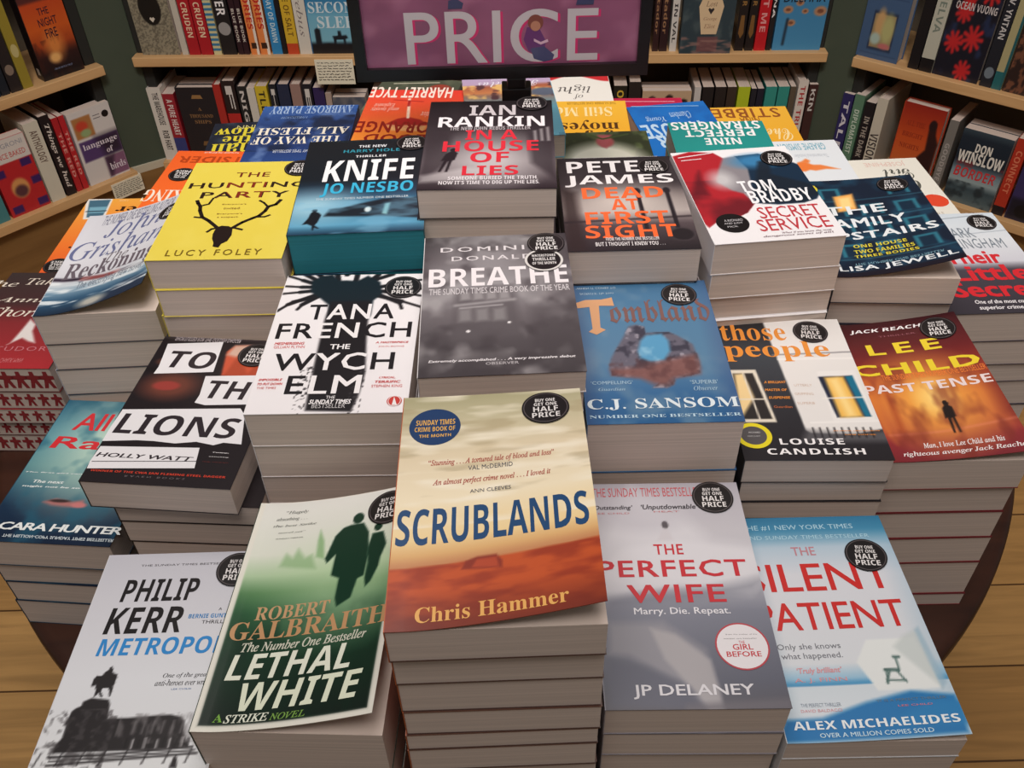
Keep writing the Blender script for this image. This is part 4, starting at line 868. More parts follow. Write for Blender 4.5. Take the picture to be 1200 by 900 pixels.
# ------------------------------------------------------------------ the room
g = G(); g.add([(-3.2, -1.2, 0), (3.2, -1.2, 0), (3.2, 3.6, 0), (-3.2, 3.6, 0)], [(0, 1, 2, 3)], (.5, .4, .3))
floor = link('floor', g.mesh('floor', [M_FLOOR])); tag(floor, kind='structure')

class Bay:
    def __init__(s, o, d, length):
        s.o = np.array(o); s.d = np.array(d) / np.hypot(*d); s.len = length
        n = np.array([s.d[1], -s.d[0]]); s.n = n if n[1] < 0 else -n
    def pt(s, t, back=0.0):
        p = s.o + s.d * t - s.n * back
        return p
BAYS = {'L': Bay((-1.015, 2.270), (-.680, -.733), 1.25), 'C': Bay((-.957, 2.315), (.9989, -.048), 1.772), 'R': Bay((.866, 2.2), (.752, -.659), 1.25)}
Z_UP, Z_LO, DEPTH, TOPZ = 0.635, 0.340, 0.27, 2.4

def bookcase(b, label):
    B = BAYS[b]
    e = empty('bookcase', label, 'bookcase', 'bookcases around the table')
    e.location = (*B.o, 0)
    flip = -1 if b == 'L' else 1
    ex = B.d * flip
    e.rotation_euler = (0, 0, math.atan2(ex[1], ex[0]))
    def bx(name, s0, s1, y0, y1, z0, z1, mat):
        q = G(); x0, x1 = sorted((s0 * flip, s1 * flip))
        q.box((x0, y0, z0), (x1, y1, z1)); o = link(name, q.mesh(name, [mat]), e)
        m = o.modifiers.new('edge', 'BEVEL'); m.width = 0.0015; m.segments = 2
        return o
    for zt in (Z_LO, Z_UP, 0.99):
        bx('shelf', 0, B.len, 0, DEPTH - .012, zt - .024, zt, M_OAK)
    bx('back_panel', 0, B.len, DEPTH - .012, DEPTH, 0, TOPZ, M_BACKP)
    bx('side_panel', 0.004, .03, .034, DEPTH - .012, Z_LO, TOPZ, M_SIDE)
    bx('side_panel', B.len - .03, B.len - .004, .034, DEPTH - .012, Z_LO, TOPZ, M_SIDE)
    bx('plinth', 0, B.len, .022, .05, 0, Z_LO - .024, M_PLINTH)
    return e
bookcase('L', 'oak shelved bookcase standing at an angle on the left, past the sage post')
bookcase('C', 'wide oak shelved bookcase along the back, behind the black framed sign')
bookcase('R', 'oak shelved bookcase standing at an angle on the right, past the sage post')

def post(name, b0, s0, b1, s1):
    P = [BAYS[b0].pt(s0, .033), BAYS[b1].pt(s1, .033), BAYS[b1].pt(s1, DEPTH + .02), BAYS[b0].pt(s0, DEPTH + .02)]
    ar = sum(P[i][0] * P[(i + 1) % 4][1] - P[(i + 1) % 4][0] * P[i][1] for i in range(4))
    P = P if ar > 0 else P[::-1]
    g = G(); g.prism([tuple(p) for p in P], Z_LO, 2.6)
    tag(link(name, g.mesh(name, [M_POST])), kind='structure')
    return P
post('trim_1', 'L', .0035, 'C', .0035)
post('trim_2', 'R', .0035, 'C', BAYS['C'].len - .0035)
for nm, b0, s0, b1, s1 in (('baseboard_left', 'L', .0, 'C', .0), ('baseboard_right', 'R', .0, 'C', BAYS['C'].len)):
    P = [BAYS[b0].pt(s0, .024), BAYS[b1].pt(s1, .024), BAYS[b1].pt(s1, .2), BAYS[b0].pt(s0, .2)]
    ar = sum(P[i][0] * P[(i + 1) % 4][1] - P[(i + 1) % 4][0] * P[i][1] for i in range(4))
    P = P if ar > 0 else P[::-1]
    g = G(); g.prism([tuple(p) for p in P], 0, Z_LO - .02); q = link(nm, g.mesh(nm, [M_PLINTH])); tag(q, kind='structure')
    g = G(); g.prism([tuple(p) for p in P], Z_LO - .02, Z_LO); q = link('trim_3' if 'left' in nm else 'trim_4', g.mesh('trim', [M_PALE])); tag(q, kind='structure')
# wall behind the bookcases
pts = [BAYS['L'].pt(1.25, .33), BAYS['L'].pt(-.12, .33), BAYS['C'].pt(-.1, .31), BAYS['C'].pt(1.88, .31), BAYS['R'].pt(-.12, .33), BAYS['R'].pt(1.25, .33)]
for nm, i in (('wall_left', 0), ('wall_back', 2), ('wall_right', 4)):
    p, q = pts[i], pts[i + 1]; e = (q - p) / np.hypot(*(q - p)); n_ = np.array([-e[1], e[0]]) * .05
    g = G(); g.prism([tuple(p), tuple(q), tuple(q + n_), tuple(p + n_)], 0, 2.6)
    tag(link(nm, g.mesh(nm, [M_BACKP])), kind='structure')

# ------------------------------------------------------------------ round table
TC, TR_, TZ = (-.0116, .997), .67, .72
tb = empty('round_table', 'round dark wood display table under the stacks of paperbacks', 'table')
tb.location = (*TC, 0)
g = G(); g.lathe([(0, TZ - .034), (TR_ - .012, TZ - .034), (TR_ - .002, TZ - .028), (TR_, TZ - .018), (TR_ - .001, TZ - .006), (TR_ - .006, TZ - .0005), (TR_ - .012, TZ), (0, TZ)], 160)
link('tabletop', g.mesh('tabletop', [M_TABLE], True), tb)
g = G(); g.lathe([(TR_ - .072, TZ + .0002), (TR_ - .0695, TZ + .0006), (TR_ - .067, TZ + .0002)], 160, lin((30, 14, 10)))
link('inlay_ring', g.mesh('inlay_ring', [M_MATT], True), tb)
g = G(); g.lathe([(0, .03), (.07, .03), (.075, .06), (.05, .12), (.045, .3), (.06, .42), (.075, .5), (.055, .58), (.06, .64), (.16, TZ - .04), (.16, TZ - .034), (0, TZ - .034)], 48)
link('pedestal', g.mesh('pedestal', [M_TABLE], True), tb)
for k in range(4):
    a_ = math.pi / 4 + k * math.pi / 2; g = G(); ca_, sa_ = math.cos(a_), math.sin(a_)
    prof = [(.05, .16), (.2, .1), (.4, .03), (.44, .03), (.44, 0), (.36, 0), (.18, .05), (.05, .09)]
    v = [(r * ca_ - w_ * sa_, r * sa_ + w_ * ca_, z) for w_ in (-.025, .025) for r, z in prof]; n8 = len(prof)
    g.add(v, [tuple(range(n8)), tuple(range(n8, 2 * n8))[::-1]] + [(i, n8 + i, n8 + (i + 1) % n8, (i + 1) % n8) for i in range(n8)], (.1, .05, .03))
    link('foot', g.mesh('foot', [M_TABLE]), tb)

# ------------------------------------------------------------------ sign
sg = empty('sign', 'black framed sign reading PRICE on a pole in the middle of the table', 'sign')
SX, SY, SB = -.0018, .985, CZ - .410
sg.location = (SX, SY, TZ)
SW, SH = .1603, .25; zb = SB - TZ
def sbox(name, x0, x1, y0, y1, z0, z1, mat, bev=.0015):
    g = G(); g.box((x0, y0, z0), (x1, y1, z1)); o = link(name, g.mesh(name, [mat]), sg)
    m = o.modifiers.new('edge', 'BEVEL'); m.width = bev; m.segments = 2
    return o
g = G()
g.box((-SW, -.012, zb), (SW, .012, zb + .0135)); g.box((-SW, -.012, zb + SH - .0135), (SW, .012, zb + SH))
g.box((-SW, -.012, zb + .0135), (-SW + .0125, .012, zb + SH - .0135)); g.box((SW - .0125, -.012, zb + .0135), (SW, .012, zb + SH - .0135))
fr = link('frame', g.mesh('frame', [M_BLACK]), sg)
sa = Art((138, 78, 110), 96, 72).cloud(5, 6, (120, 64, 94), .4, .7, .7, 2).cloud(7, 5, (176, 116, 144), .58, .75, .5, 6)
pw, ph = 2 * (SW - .012), SH - .026
g = G()
def sp_(u, v, k=0):
    u = np.asarray(u, float); v = np.asarray(v, float)
    return np.stack([(u - .5) * pw, -.0055 - .00002 * (k + 1) + 0 * u, zb + .013 + (1 - v) * ph], -1)
nx, ny = sa.nx, sa.ny
v = sp_(sa.U.ravel(), sa.V.ravel(), -1)
g.add(v, [((j + 1) * (nx + 1) + i, (j + 1) * (nx + 1) + i + 1, j * (nx + 1) + i + 1, j * (nx + 1) + i) for j in range(ny) for i in range(nx)], lin(sa.c.reshape(-1, 3)))
g.box((-pw / 2, -.0054, zb + .013), (pw / 2, .006, zb + .013 + ph), lin((30, 24, 28)))
PT0, PT1 = 1 - .0595 / ph, 1 - .0015 / ph
PK, GR = (196, 36, 100), (188, 180, 186)
jean, jum, hair = (64, 66, 104), (96, 46, 104), (120, 62, 52)
items = [t_('PRICE', (.161, PT0 + .006, .862, PT1), PK, 'R', 0, 1.02, .004), t_('PRICE', (.152, PT0, .853, PT1 - .004), GR, 'R', 0, 1.02, .004)]
fy = lambda y: 1 - (78.5 - y) / 1047. / ph
fx = lambda x: (x - 430.) / 320.
items += [p_([(fx(620), fy(36)), (fx(634), fy(37)), (fx(642), fy(52)), (fx(640), fy(66)), (fx(622), fy(64)), (fx(616), fy(50))], jum),
          p_([(fx(624), fy(60)), (fx(640), fy(58)), (fx(652), fy(68)), (fx(650), fy(74)), (fx(640), fy(76)), (fx(628), fy(72))], jean),
          p_([(fx(628), fy(52)), (fx(636), fy(56)), (fx(645), fy(53)), (fx(644), fy(50)), (fx(636), fy(53)), (fx(628), fy(49))], (206, 170, 190)),
          d_((fx(630), fy(31)), .028, hair), d_((fx(630), fy(35)), .018, (176, 120, 96)),
          p_([(fx(530), fy(14)), (fx(531), fy(5)), (fx(540), fy(3)), (fx(548), fy(8)), (fx(546), fy(14))], (52, 56, 92)),
          p_([(fx(676), fy(13)), (fx(678), fy(5)), (fx(690), fy(3)), (fx(697), fy(6)), (fx(696), fy(13))], (52, 56, 92))]
overlay(g, items, pw, ph, sp_)
link('printed_panel', g.mesh('printed_panel', [M_SIGN]), sg)
g = G(); g.lathe([(0, .012), (.0085, .012), (.0085, zb), (0, zb)], 24, c=(.0155, 0)); link('pole', g.mesh('pole', [M_BLACK], True), sg)
sbox('clamp', .0155 - .0105, .0155 + .0105, -.012, .012, zb - .012, zb, M_BLACK)
sbox('clamp', .0155 - .0165, .0155 + .0165, -.012, .012, zb - .034, zb - .012, M_BLACK)
sbox('base_plate', -.035, .06, -.035, .035, 0, .012, M_BLACK)

# ------------------------------------------------------------------ stacks on the table
STACKS = {
'metro':dict(x=-0.2829,y=0.3893,z=0.9150,yaw=0.0055,w=0.1270,h=0.1980,t=[0.0325, 0.0325, 0.0325, 0.0325, 0.0325, 0.0325],vis=0,lift=(0.0000,0.0000)),
'rage':dict(x=-0.4386,y=0.6479,z=0.8577,yaw=-0.0944,w=0.1300,h=0.1980,t=[0.0372, 0.0299, 0.0313, 0.03938],vis=3,lift=(0.0000,0.0000)),
'little':dict(x=0.5392,y=0.8740,z=0.9306,yaw=0.0080,w=0.1311,h=0.2042,t=[0.0393, 0.0341, 0.0268, 0.03682, 0.03682, 0.03682],vis=3,lift=(0.0000,0.0000)),
'tudor':dict(x=-0.5964,y=0.9056,z=0.8598,yaw=-0.0436,w=0.1295,h=0.1947,t=[0.0365, 0.0273, 0.024, 0.0233, 0.0286],vis=4,lift=(0.0000,0.0000)),
'outsider':dict(x=-0.3969,y=1.0578,z=0.9500,yaw=3.0605,w=0.1300,h=0.1980,t=[0.03286, 0.03286, 0.03286, 0.03286, 0.03286, 0.03286, 0.03286],vis=0,lift=(0.0000,0.0000)),
'killer':dict(x=-0.5644,y=1.1121,z=0.8500,yaw=3.1269,w=0.1300,h=0.1980,t=[0.0325, 0.0325, 0.0325, 0.0325],vis=0,lift=(0.0000,0.0000)),
'window':dict(x=-0.4021,y=1.2984,z=0.8800,yaw=3.1969,w=0.1300,h=0.1980,t=[0.032, 0.032, 0.032, 0.032, 0.032],vis=0,lift=(0.0000,0.0000)),
'flesh':dict(x=-0.2609,y=1.0655,z=1.0091,yaw=3.1313,w=0.1261,h=0.1980,t=[0.03212, 0.03212, 0.03212, 0.03212, 0.03212, 0.03212, 0.03212, 0.03212, 0.03212],vis=0,lift=(0.0000,0.0000)),
'orange':dict(x=-0.1254,y=1.1028,z=1.0110,yaw=3.0643,w=0.1300,h=0.1980,t=[0.03234, 0.03234, 0.03234, 0.03234, 0.03234, 0.03234, 0.03234, 0.03234, 0.03234],vis=0,lift=(0.0000,0.0000)),
'lilac':dict(x=0.0076,y=1.1264,z=1.0200,yaw=3.2073,w=0.1200,h=0.1850,t=[0.03, 0.03, 0.03, 0.03, 0.03, 0.03, 0.03, 0.03, 0.03, 0.03],vis=0,lift=(0.0000,0.0000)),
'light':dict(x=0.1251,y=1.5356,z=0.8500,yaw=3.1419,w=0.1300,h=0.1980,t=[0.0325, 0.0325, 0.0325, 0.0325],vis=0,lift=(0.0000,0.0000)),
'moyes':dict(x=0.1305,y=1.3328,z=0.8850,yaw=3.1074,w=0.1300,h=0.1980,t=[0.033, 0.033, 0.033, 0.033, 0.033],vis=0,lift=(0.0000,0.0000)),
'green':dict(x=0.1265,y=1.0454,z=0.9700,yaw=3.1528,w=0.1300,h=0.1980,t=[0.03125, 0.03125, 0.03125, 0.03125, 0.03125, 0.03125, 0.03125, 0.03125],vis=0,lift=(0.0000,0.0000)),
'blue':dict(x=0.2756,y=1.3155,z=0.8846,yaw=3.2735,w=0.1291,h=0.1980,t=[0.03293, 0.03293, 0.03293, 0.03293, 0.03293],vis=0,lift=(0.0000,0.0000)),
'teal':dict(x=0.2868,y=1.0680,z=0.9697,yaw=3.1300,w=0.1294,h=0.1980,t=[0.03121, 0.03121, 0.03121, 0.03121, 0.03121, 0.03121, 0.03121, 0.03121],vis=0,lift=(0.0000,0.0000)),
'stibbe':dict(x=0.4209,y=1.3918,z=0.8400,yaw=3.1324,w=0.1300,h=0.1980,t=[0.03, 0.03, 0.03, 0.03],vis=0,lift=(0.0000,0.0000)),
'fish':dict(x=0.4249,y=1.1426,z=0.9000,yaw=3.1526,w=0.1300,h=0.1980,t=[0.03, 0.03, 0.03, 0.03, 0.03, 0.03],vis=0,lift=(0.0000,0.0000)),
'dot':dict(x=0.5546,y=1.1355,z=0.8700,yaw=3.1757,w=0.1300,h=0.1980,t=[0.03, 0.03, 0.03, 0.03, 0.03],vis=0,lift=(0.0000,0.0000)),
'scrub':dict(x=-0.0137,y=0.3973,z=1.0795,yaw=0.0119,w=0.1299,h=0.2004,t=[0.0319, 0.0327, 0.0344, 0.0286, 0.0199, 0.03028, 0.03028, 0.03028, 0.03028, 0.03028, 0.03028, 0.03028],vis=5,lift=(0.0040,0.0235)),
'lethal':dict(x=-0.1511,y=0.3982,z=0.9614,yaw=-0.0514,w=0.1299,h=0.2000,t=[0.0564, 0.04627, 0.04627, 0.04627, 0.04627],vis=1,lift=(0.0260,0.0305)),
'wife':dict(x=0.1239,y=0.4177,z=0.9506,yaw=-0.0168,w=0.1275,h=0.2076,t=[0.0332, 0.0308, 0.03333, 0.03333, 0.03333, 0.03333, 0.03333],vis=2,lift=(0.0000,0.0000)),
'silent':dict(x=0.2537,y=0.4106,z=0.9101,yaw=-0.0085,w=0.1281,h=0.2061,t=[0.0237, 0.02377, 0.02377, 0.02377, 0.02377, 0.02377, 0.02377, 0.02377],vis=1,lift=(0.0005,0.0095)),
'lions':dict(x=-0.2891,y=0.6088,z=0.9751,yaw=-0.1072,w=0.1302,h=0.1945,t=[0.0325, 0.0244, 0.0278, 0.02838, 0.02838, 0.02838, 0.02838, 0.02838, 0.02838],vis=3,lift=(0.0000,0.0000)),
'wych':dict(x=-0.1477,y=0.6233,z=1.0379,yaw=-0.0176,w=0.1302,h=0.1931,t=[0.0365, 0.038, 0.03478, 0.03478, 0.03478, 0.03478, 0.03478, 0.03478, 0.03478],vis=2,lift=(0.0000,0.0000)),
'breathe':dict(x=-0.0095,y=0.6231,z=1.0761,yaw=0.0246,w=0.1300,h=0.1978,t=[0.0217, 0.02229, 0.02229, 0.02229, 0.02229, 0.02229, 0.02229, 0.02229, 0.02229, 0.02229, 0.02229, 0.02229, 0.02229, 0.02229, 0.02229, 0.02229],vis=1,lift=(0.0000,0.0000)),
'tomb':dict(x=0.1271,y=0.6349,z=1.0100,yaw=-0.0063,w=0.1298,h=0.2012,t=[0.058, 0.0464, 0.0464, 0.0464, 0.0464, 0.0464],vis=1,lift=(0.0000,0.0000)),
'those':dict(x=0.2672,y=0.6351,z=0.9591,yaw=-0.0335,w=0.1281,h=0.1988,t=[0.0286, 0.0256, 0.0232, 0.02694, 0.02694, 0.02694, 0.02694, 0.02694, 0.02694],vis=3,lift=(0.0000,0.0000)),
'past':dict(x=0.4001,y=0.6496,z=0.9375,yaw=-0.0099,w=0.1240,h=0.1985,t=[0.0373, 0.035, 0.037, 0.0379, 0.0512, 0.01905],vis=5,lift=(0.0155,0.0130)),
'reck':dict(x=-0.4331,y=0.8554,z=0.9732,yaw=0.0312,w=0.1261,h=0.1980,t=[0.0386, 0.0349, 0.03594, 0.03594, 0.03594, 0.03594, 0.03594],vis=2,lift=(0.0280,0.0350)),
'hunt':dict(x=-0.2752,y=0.8112,z=1.0619,yaw=-0.0155,w=0.1287,h=0.1906,t=[0.0333, 0.032, 0.03458, 0.03458, 0.03458, 0.03458, 0.03458, 0.03458, 0.03458, 0.03458],vis=2,lift=(0.0000,0.0000)),
'knife':dict(x=-0.1464,y=0.8275,z=1.0767,yaw=0.0324,w=0.1283,h=0.1900,t=[0.0447, 0.04458, 0.04458, 0.04458, 0.04458, 0.04458, 0.04458, 0.04458],vis=1,lift=(0.0000,0.0000)),
'rankin':dict(x=-0.0163,y=0.8438,z=1.1099,yaw=-0.0235,w=0.1303,h=0.1905,t=[0.0311, 0.027, 0.03017, 0.03017, 0.03017, 0.03017, 0.03017, 0.03017, 0.03017, 0.03017, 0.03017, 0.03017, 0.03017],vis=2,lift=(0.0000,0.0000)),
'dead':dict(x=0.1208,y=0.8237,z=1.0506,yaw=-0.0012,w=0.1284,h=0.1866,t=[0.0385, 0.0365, 0.0365, 0.0365, 0.0365, 0.0365, 0.0365, 0.0365, 0.0365],vis=1,lift=(0.0000,0.0000)),
'secret':dict(x=0.2522,y=0.8219,z=1.0580,yaw=0.0802,w=0.1284,h=0.1851,t=[0.0351, 0.029, 0.0272, 0.03084, 0.03084, 0.03084, 0.03084, 0.03084, 0.03084, 0.03084, 0.03084],vis=3,lift=(0.0000,0.0000)),
'family':dict(x=0.4040,y=0.8539,z=0.9925,yaw=-0.0674,w=0.1248,h=0.1980,t=[0.0326, 0.0287, 0.03018, 0.03018, 0.03018, 0.03018, 0.03018, 0.03018, 0.03018],vis=2,lift=(0.0100,0.0270)),
'magenta':dict(x=0.2606,y=1.5210,z=0.8049,yaw=3.1033,w=0.1297,h=0.1900,t=[0.0283, 0.0283, 0.0283],vis=0,lift=(0.0000,0.0000)),
'darkgreen':dict(x=-0.1510,y=1.3380,z=0.9297,yaw=2.9182,w=0.1294,h=0.1980,t=[0.02996, 0.02996, 0.02996, 0.02996, 0.02996, 0.02996, 0.02996],vis=0,lift=(0.0000,0.0000)),
}
SAY = {  # how each stack's book looks
 'scrub': 'desert paperback with red earth under pale sky', 'lethal': 'green paperback with two dark walking figures', 'metro': 'white paperback with a black equestrian statue',
 'wife': 'grey paperback with a veil and bare arm', 'silent': 'white and blue paperback with a small chair', 'rage': 'teal paperback with bare branches and red script',
 'lions': 'black paperback with torn white paper strips', 'wych': 'white paperback with a black ink-blot tree', 'breathe': 'misty grey paperback with a bus',
 'tomb': 'thick blue paperback with an embossed heart emblem', 'those': 'paperback with a white house and lit windows', 'past': 'dark red paperback with a lone walking man',
 'reck': 'white paperback with a dark sea below', 'hunt': 'yellow paperback with a black antlered skull', 'knife': 'black and blue paperback with teal page edges',
 'rankin': 'dark corridor paperback with a red title', 'dead': 'dark paperback with an orange title', 'secret': 'white paperback with a red and blue arc',
 'family': 'navy paperback with a night house front', 'little': 'pale blue and charcoal paperback, red title', 'tudor': 'black to red paperback, figure-patterned page edges',
 'outsider': 'plain orange paperback facing away', 'killer': 'amber paperback with a framed blue picture', 'window': 'dark paperback with yellow upside-down lettering',
 'flesh': 'blue paperback with cream upside-down lettering', 'orange': 'red-orange paperback with an upturned wine glass', 'darkgreen': 'dull green paperback with a red disc',
 'lilac': 'lilac and sky blue paperback behind the sign pole', 'light': 'white paperback with a red wavy edge', 'moyes': 'mustard paperback with brown lower-case lettering',
 'green': 'dark green paperback with a pink flower', 'blue': 'bright blue paperback facing away', 'magenta': 'magenta paperback, only its edge showing', 'teal': 'teal paperback with white upside-down capitals',
 'stibbe': 'amber-yellow paperback with white script facing away', 'fish': 'white paperback with an orange goldfish', 'dot': 'cream paperback with a red dot'}
ORD = ['top', 'second', 'third', 'fourth', 'fifth', 'sixth', 'seventh', 'eighth', 'ninth']

def people_pattern(g, w, h, t):
    n = 8
    for k in range(n):
        x = -w / 2 + w * (k + .5) / n; s = t * .36; y = -h / 2 + .0006 - .0002; zc = t / 2
        P = [(-.9, -.95), (-.35, -.95), (0, -.3), (.35, -.95), (.9, -.95), (.45, .1), (1.1, .1), (1.1, .5), (.35, .55), (.3, 1), (-.3, 1), (-.35, .55), (-1.1, .5), (-1.1, .1), (-.45, .1)]
        v = [(x + a_ * s * .62, y, zc + b_ * s) for a_, b_ in P] + [(x, y, zc)]
        g.add(v, [(i, (i + 1) % len(P), len(P)) for i in range(len(P))], lin((150, 40, 46)))

rnd = random.Random(11)
def build_stack(key):
    S, C, say = STACKS[key], COVERS[key], SAY[key]
    w, h = S['w'], S['h']; z = S['z']; page = C.get('page', PAGE)
    sn, cs = math.sin(S['yaw']), math.cos(S['yaw'])
    low = Art((200, 200, 200), 20, 30)
    src = C['art']; ii = np.linspace(0, src.nx, 21).astype(int); jj = np.linspace(0, src.ny, 31).astype(int)
    low.c = src.c[np.ix_(jj, ii)]
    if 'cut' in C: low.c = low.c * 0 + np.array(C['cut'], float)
    cache = {}
    for i, t in enumerate(S['t']):
        z -= t
        top = i == 0
        if top: lab = f"{say}, top copy of its stack"
        elif i < S['vis']: lab = f"{ORD[i]} copy down in the stack of the {say}"
        else: lab = f"low copy in the stack of the {say}"
        e = empty('paperback_book', lab, 'book', f"stack of the {say}")
        jx, jy, ja = (0, 0, 0) if top else (rnd.uniform(-.0016, .0016), rnd.uniform(-.001, .003), rnd.uniform(-.008, .008))
        if key == 'scrub' and i: jy = .002 + abs(jy); ja *= .5
        if key == 'lions' and i > 0: jx, jy, ja = .014 + rnd.uniform(-.002, .002), .006, .03
        if key == 'past' and i == 4: jy = .0
        e.location = (S['x'] + jx, S['y'] + jy, z); e.rotation_euler = (0, 0, S['yaw'] + ja)
        tk = round(t, 4)
        if top:
            link('page_block', block_mesh('page_block', w, h, t, page, pattern=people_pattern if C.get('pattern') else None), e)
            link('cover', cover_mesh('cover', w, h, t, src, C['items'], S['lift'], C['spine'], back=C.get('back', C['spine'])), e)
            for c, ang, style in C['stickers']:
                q = link('sticker', sticker_mesh('sticker', w, h, t, S['lift'], c, ang=ang, style=style), e)
                tag(q, 'round white-ringed black sticker' if style == 'month' else 'round black half price sticker')
        else:
            if tk not in cache:
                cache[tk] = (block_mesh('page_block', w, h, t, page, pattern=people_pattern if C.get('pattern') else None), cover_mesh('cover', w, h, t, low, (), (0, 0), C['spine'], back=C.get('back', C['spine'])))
            link('page_block', cache[tk][0], e); link('cover', cache[tk][1], e)
for key in STACKS: build_stack(key)

# ------------------------------------------------------------------ books on the shelves
def shelf_book(b, s0, s1, z, hgt, col, label, face=False, setback=.02, thick=.03, wid=None, art=None, items=(), sitems=(), spine=None, page=PAGE, group='books on the back shelves'):
    B = BAYS[b]
    s0, s1 = min(s0, s1), max(s0, s1)
    n = np.array([B.n[0], B.n[1], 0]); Zv = np.array([0, 0, 1.]); ax = np.array([-n[1], n[0], 0])
    fl = 1 if ax[:2] @ B.d > 0 else -1
    e = empty('hardback_book' if hgt > .205 else 'paperback_book', label, 'book', group)
    if face:
        w, t = s1 - s0, thick
        p = B.pt((s0 + s1) / 2, setback + t)
        M = Matrix(((ax[0], 0, n[0], p[0]), (ax[1], 0, n[1], p[1]), (0, 1, 0, z), (0, 0, 0, 1)))
    else:
        t = s1 - s0 - .0004; w = wid or min(hgt * .64, .15)
        p = B.pt(s0 if fl > 0 else s1, setback + w / 2)
        M = Matrix(((-n[0], 0, ax[0], p[0]), (-n[1], 0, ax[1], p[1]), (0, 1, 0, z), (0, 0, 0, 1)))
    e.matrix_world = M
    art = art or Art(col, 2, 2)
    link('page_block', block_mesh('page_block', w, hgt, t, page, yo=hgt / 2, inset=.003 if hgt > .205 else .0006), e)
    link('cover', cover_mesh('cover', w, hgt, t, art, items, (0, 0), spine or col, sitems, back=col, yo=hgt / 2, hard=.0012 if hgt > .205 else 0), e)
    return e
def st(s, col=WHT, u0=.1, u1=.9, v0=.25, v1=.75, font='B'): return t_(s, (u0, v0, u1, v1), col, font)
UPW, LOW = 'on the upper back shelf', 'on the lower back shelf'
# upper shelf of the back bookcase, left of the sign
a = Art((150, 142, 122), 48, 72).cloud(24, 60, (96, 90, 78), .45, .6, .8, 3).ell((.5, .38), .28, .34, (24, 22, 22), .06)
shelf_book('C', 0.025, 0.123, Z_UP, .19, (150, 142, 122), 'tan patterned book with black oval facing out on the upper back shelf', True, .02, .03, art=a, items=[p_([(.5, .565), (.43, .52), (.46, .495), (.5, .51), (.54, .495), (.57, .52)], (214, 204, 190))])
shelf_book('C', 0.129, 0.145, Z_UP, .2, (196, 188, 176), 'thin cream-spined book beside the tan oval cover, upper back shelf')
shelf_book('C', 0.148, 0.177, Z_UP, .225, (172, 28, 40), 'first of two matching red books, nearer the tan oval cover', sitems=[st('THE CRUDEN', (230, 200, 170), .2, .8)])
shelf_book('C', 0.179, 0.210, Z_UP, .225, (172, 28, 40), 'second of two matching red books, nearer the striped spine', sitems=[st('THE CRUDEN', (230, 200, 170), .2, .8)])
sp_str = [p_([(u_, 0), (u_ + .03, 0), (u_ + .03, 1), (u_, 1)], (60, 120, 160)) for u_ in np.arange(.02, .97, .06)]
shelf_book('C', 0.212, 0.232, Z_UP, .21, (206, 196, 150), 'blue and cream striped spine beside the red pair, upper back shelf', sitems=sp_str)
shelf_book('C', 0.235, 0.272, Z_UP, .235, (30, 28, 32), 'black spined hardback with white letters and grey cloud, upper back shelf', sitems=[st('OLIVER', WHT, .12, .58, .2, .8), d_((.72, .5), .07, (150, 146, 146), .42)])
shelf_book('C', 0.276, 0.290, Z_UP, .21, (44, 22, 32), 'dark maroon spine right beside the black spined hardback', sitems=[st('BLUE BOOK', (210, 200, 190), .45, .85)])
shelf_book('C', 0.291, 0.305, Z_UP, .21, (44, 22, 32), 'dark maroon spine beside the orange and white pair', sitems=[st('BLUE BOOK', (210, 200, 190), .45, .85)])
for q, (x0_, x1_, w_) in enumerate(((0.309, 0.331, 'left'), (0.334, 0.359, 'right'))):
    shelf_book('C', x0_, x1_, Z_UP, .215, (222, 130, 70), 'orange and white spine lettered in red, %s of the matching pair' % w_, sitems=[p_([(.0, .0), (1, .0), (1, .3), (.0, .3)], (226, 216, 204)), st('STORIES', (190, 40, 36), .15, .7, .15, .8), p_([(.86, .2), (.93, .2), (.93, .8), (.86, .8)], (60, 34, 24))])
shelf_book('C', 0.364, 0.390, Z_UP, .2, (46, 130, 186), 'bright blue spine beside the orange and white pair', sitems=[st('THE DAY OF DAWN', (190, 214, 226), .1, .85)])
shelf_book('C', 0.391, 0.403, Z_UP, .2, (26, 24, 28), 'thin black spine between the blue and yellow spines')
shelf_book('C', 0.405, 0.434, Z_UP, .23, (206, 168, 48), 'yellow spined hardback with red foot, upper back shelf', sitems=[st('HOUSE OF SALT', (120, 90, 30), .15, .8), p_([(.88, 0), (1, 0), (1, 1), (.88, 1)], (190, 70, 40))])
shelf_book('C', 0.436, 0.467, Z_UP, .225, (206, 200, 190), 'off-white speckled spine beside the blue rider cover', sitems=[st('Erebus', (130, 120, 120), .2, .8, .25, .75, 'I')])
a = Art((60, 130, 170), 60, 90).grad([(0, (26, 70, 120)), (.4, (40, 110, 160)), (.6, (110, 170, 196)), (.86, (120, 176, 196)), (.9, (26, 34, 44)), (1, (22, 22, 28))])
a.poly([(.08, .92), (.08, .74), (.13, .72), (.18, .74), (.18, .92)], (24, 30, 40), .02).poly([(.38, .81), (.62, .8), (.65, .83), (.6, .845), (.6, .9), (.57, .9), (.56, .85), (.44, .85), (.43, .9), (.40, .9), (.39, .845)], (22, 28, 38), .015).poly([(.47, .81), (.48, .755), (.53, .755), (.54, .81)], (22, 28, 38), .015).poly([(0, .91), (.3, .885), (.6, .905), (1, .88), (1, 1), (0, 1)], (24, 24, 30), .02)
shelf_book('C', 0.469, 0.616, Z_UP, .235, (40, 100, 150), 'blue hardback with a night rider facing out beside the sign', True, .02, .032, art=a, items=[t_('THE', (.2, .38, .4, .42), (200, 214, 224), 'S'), t_('SECOND', (.03, .45, .97, .565), (206, 220, 228), 'S'), t_('SLEEP', (.15, .6, .95, .725), (206, 220, 228), 'S')])
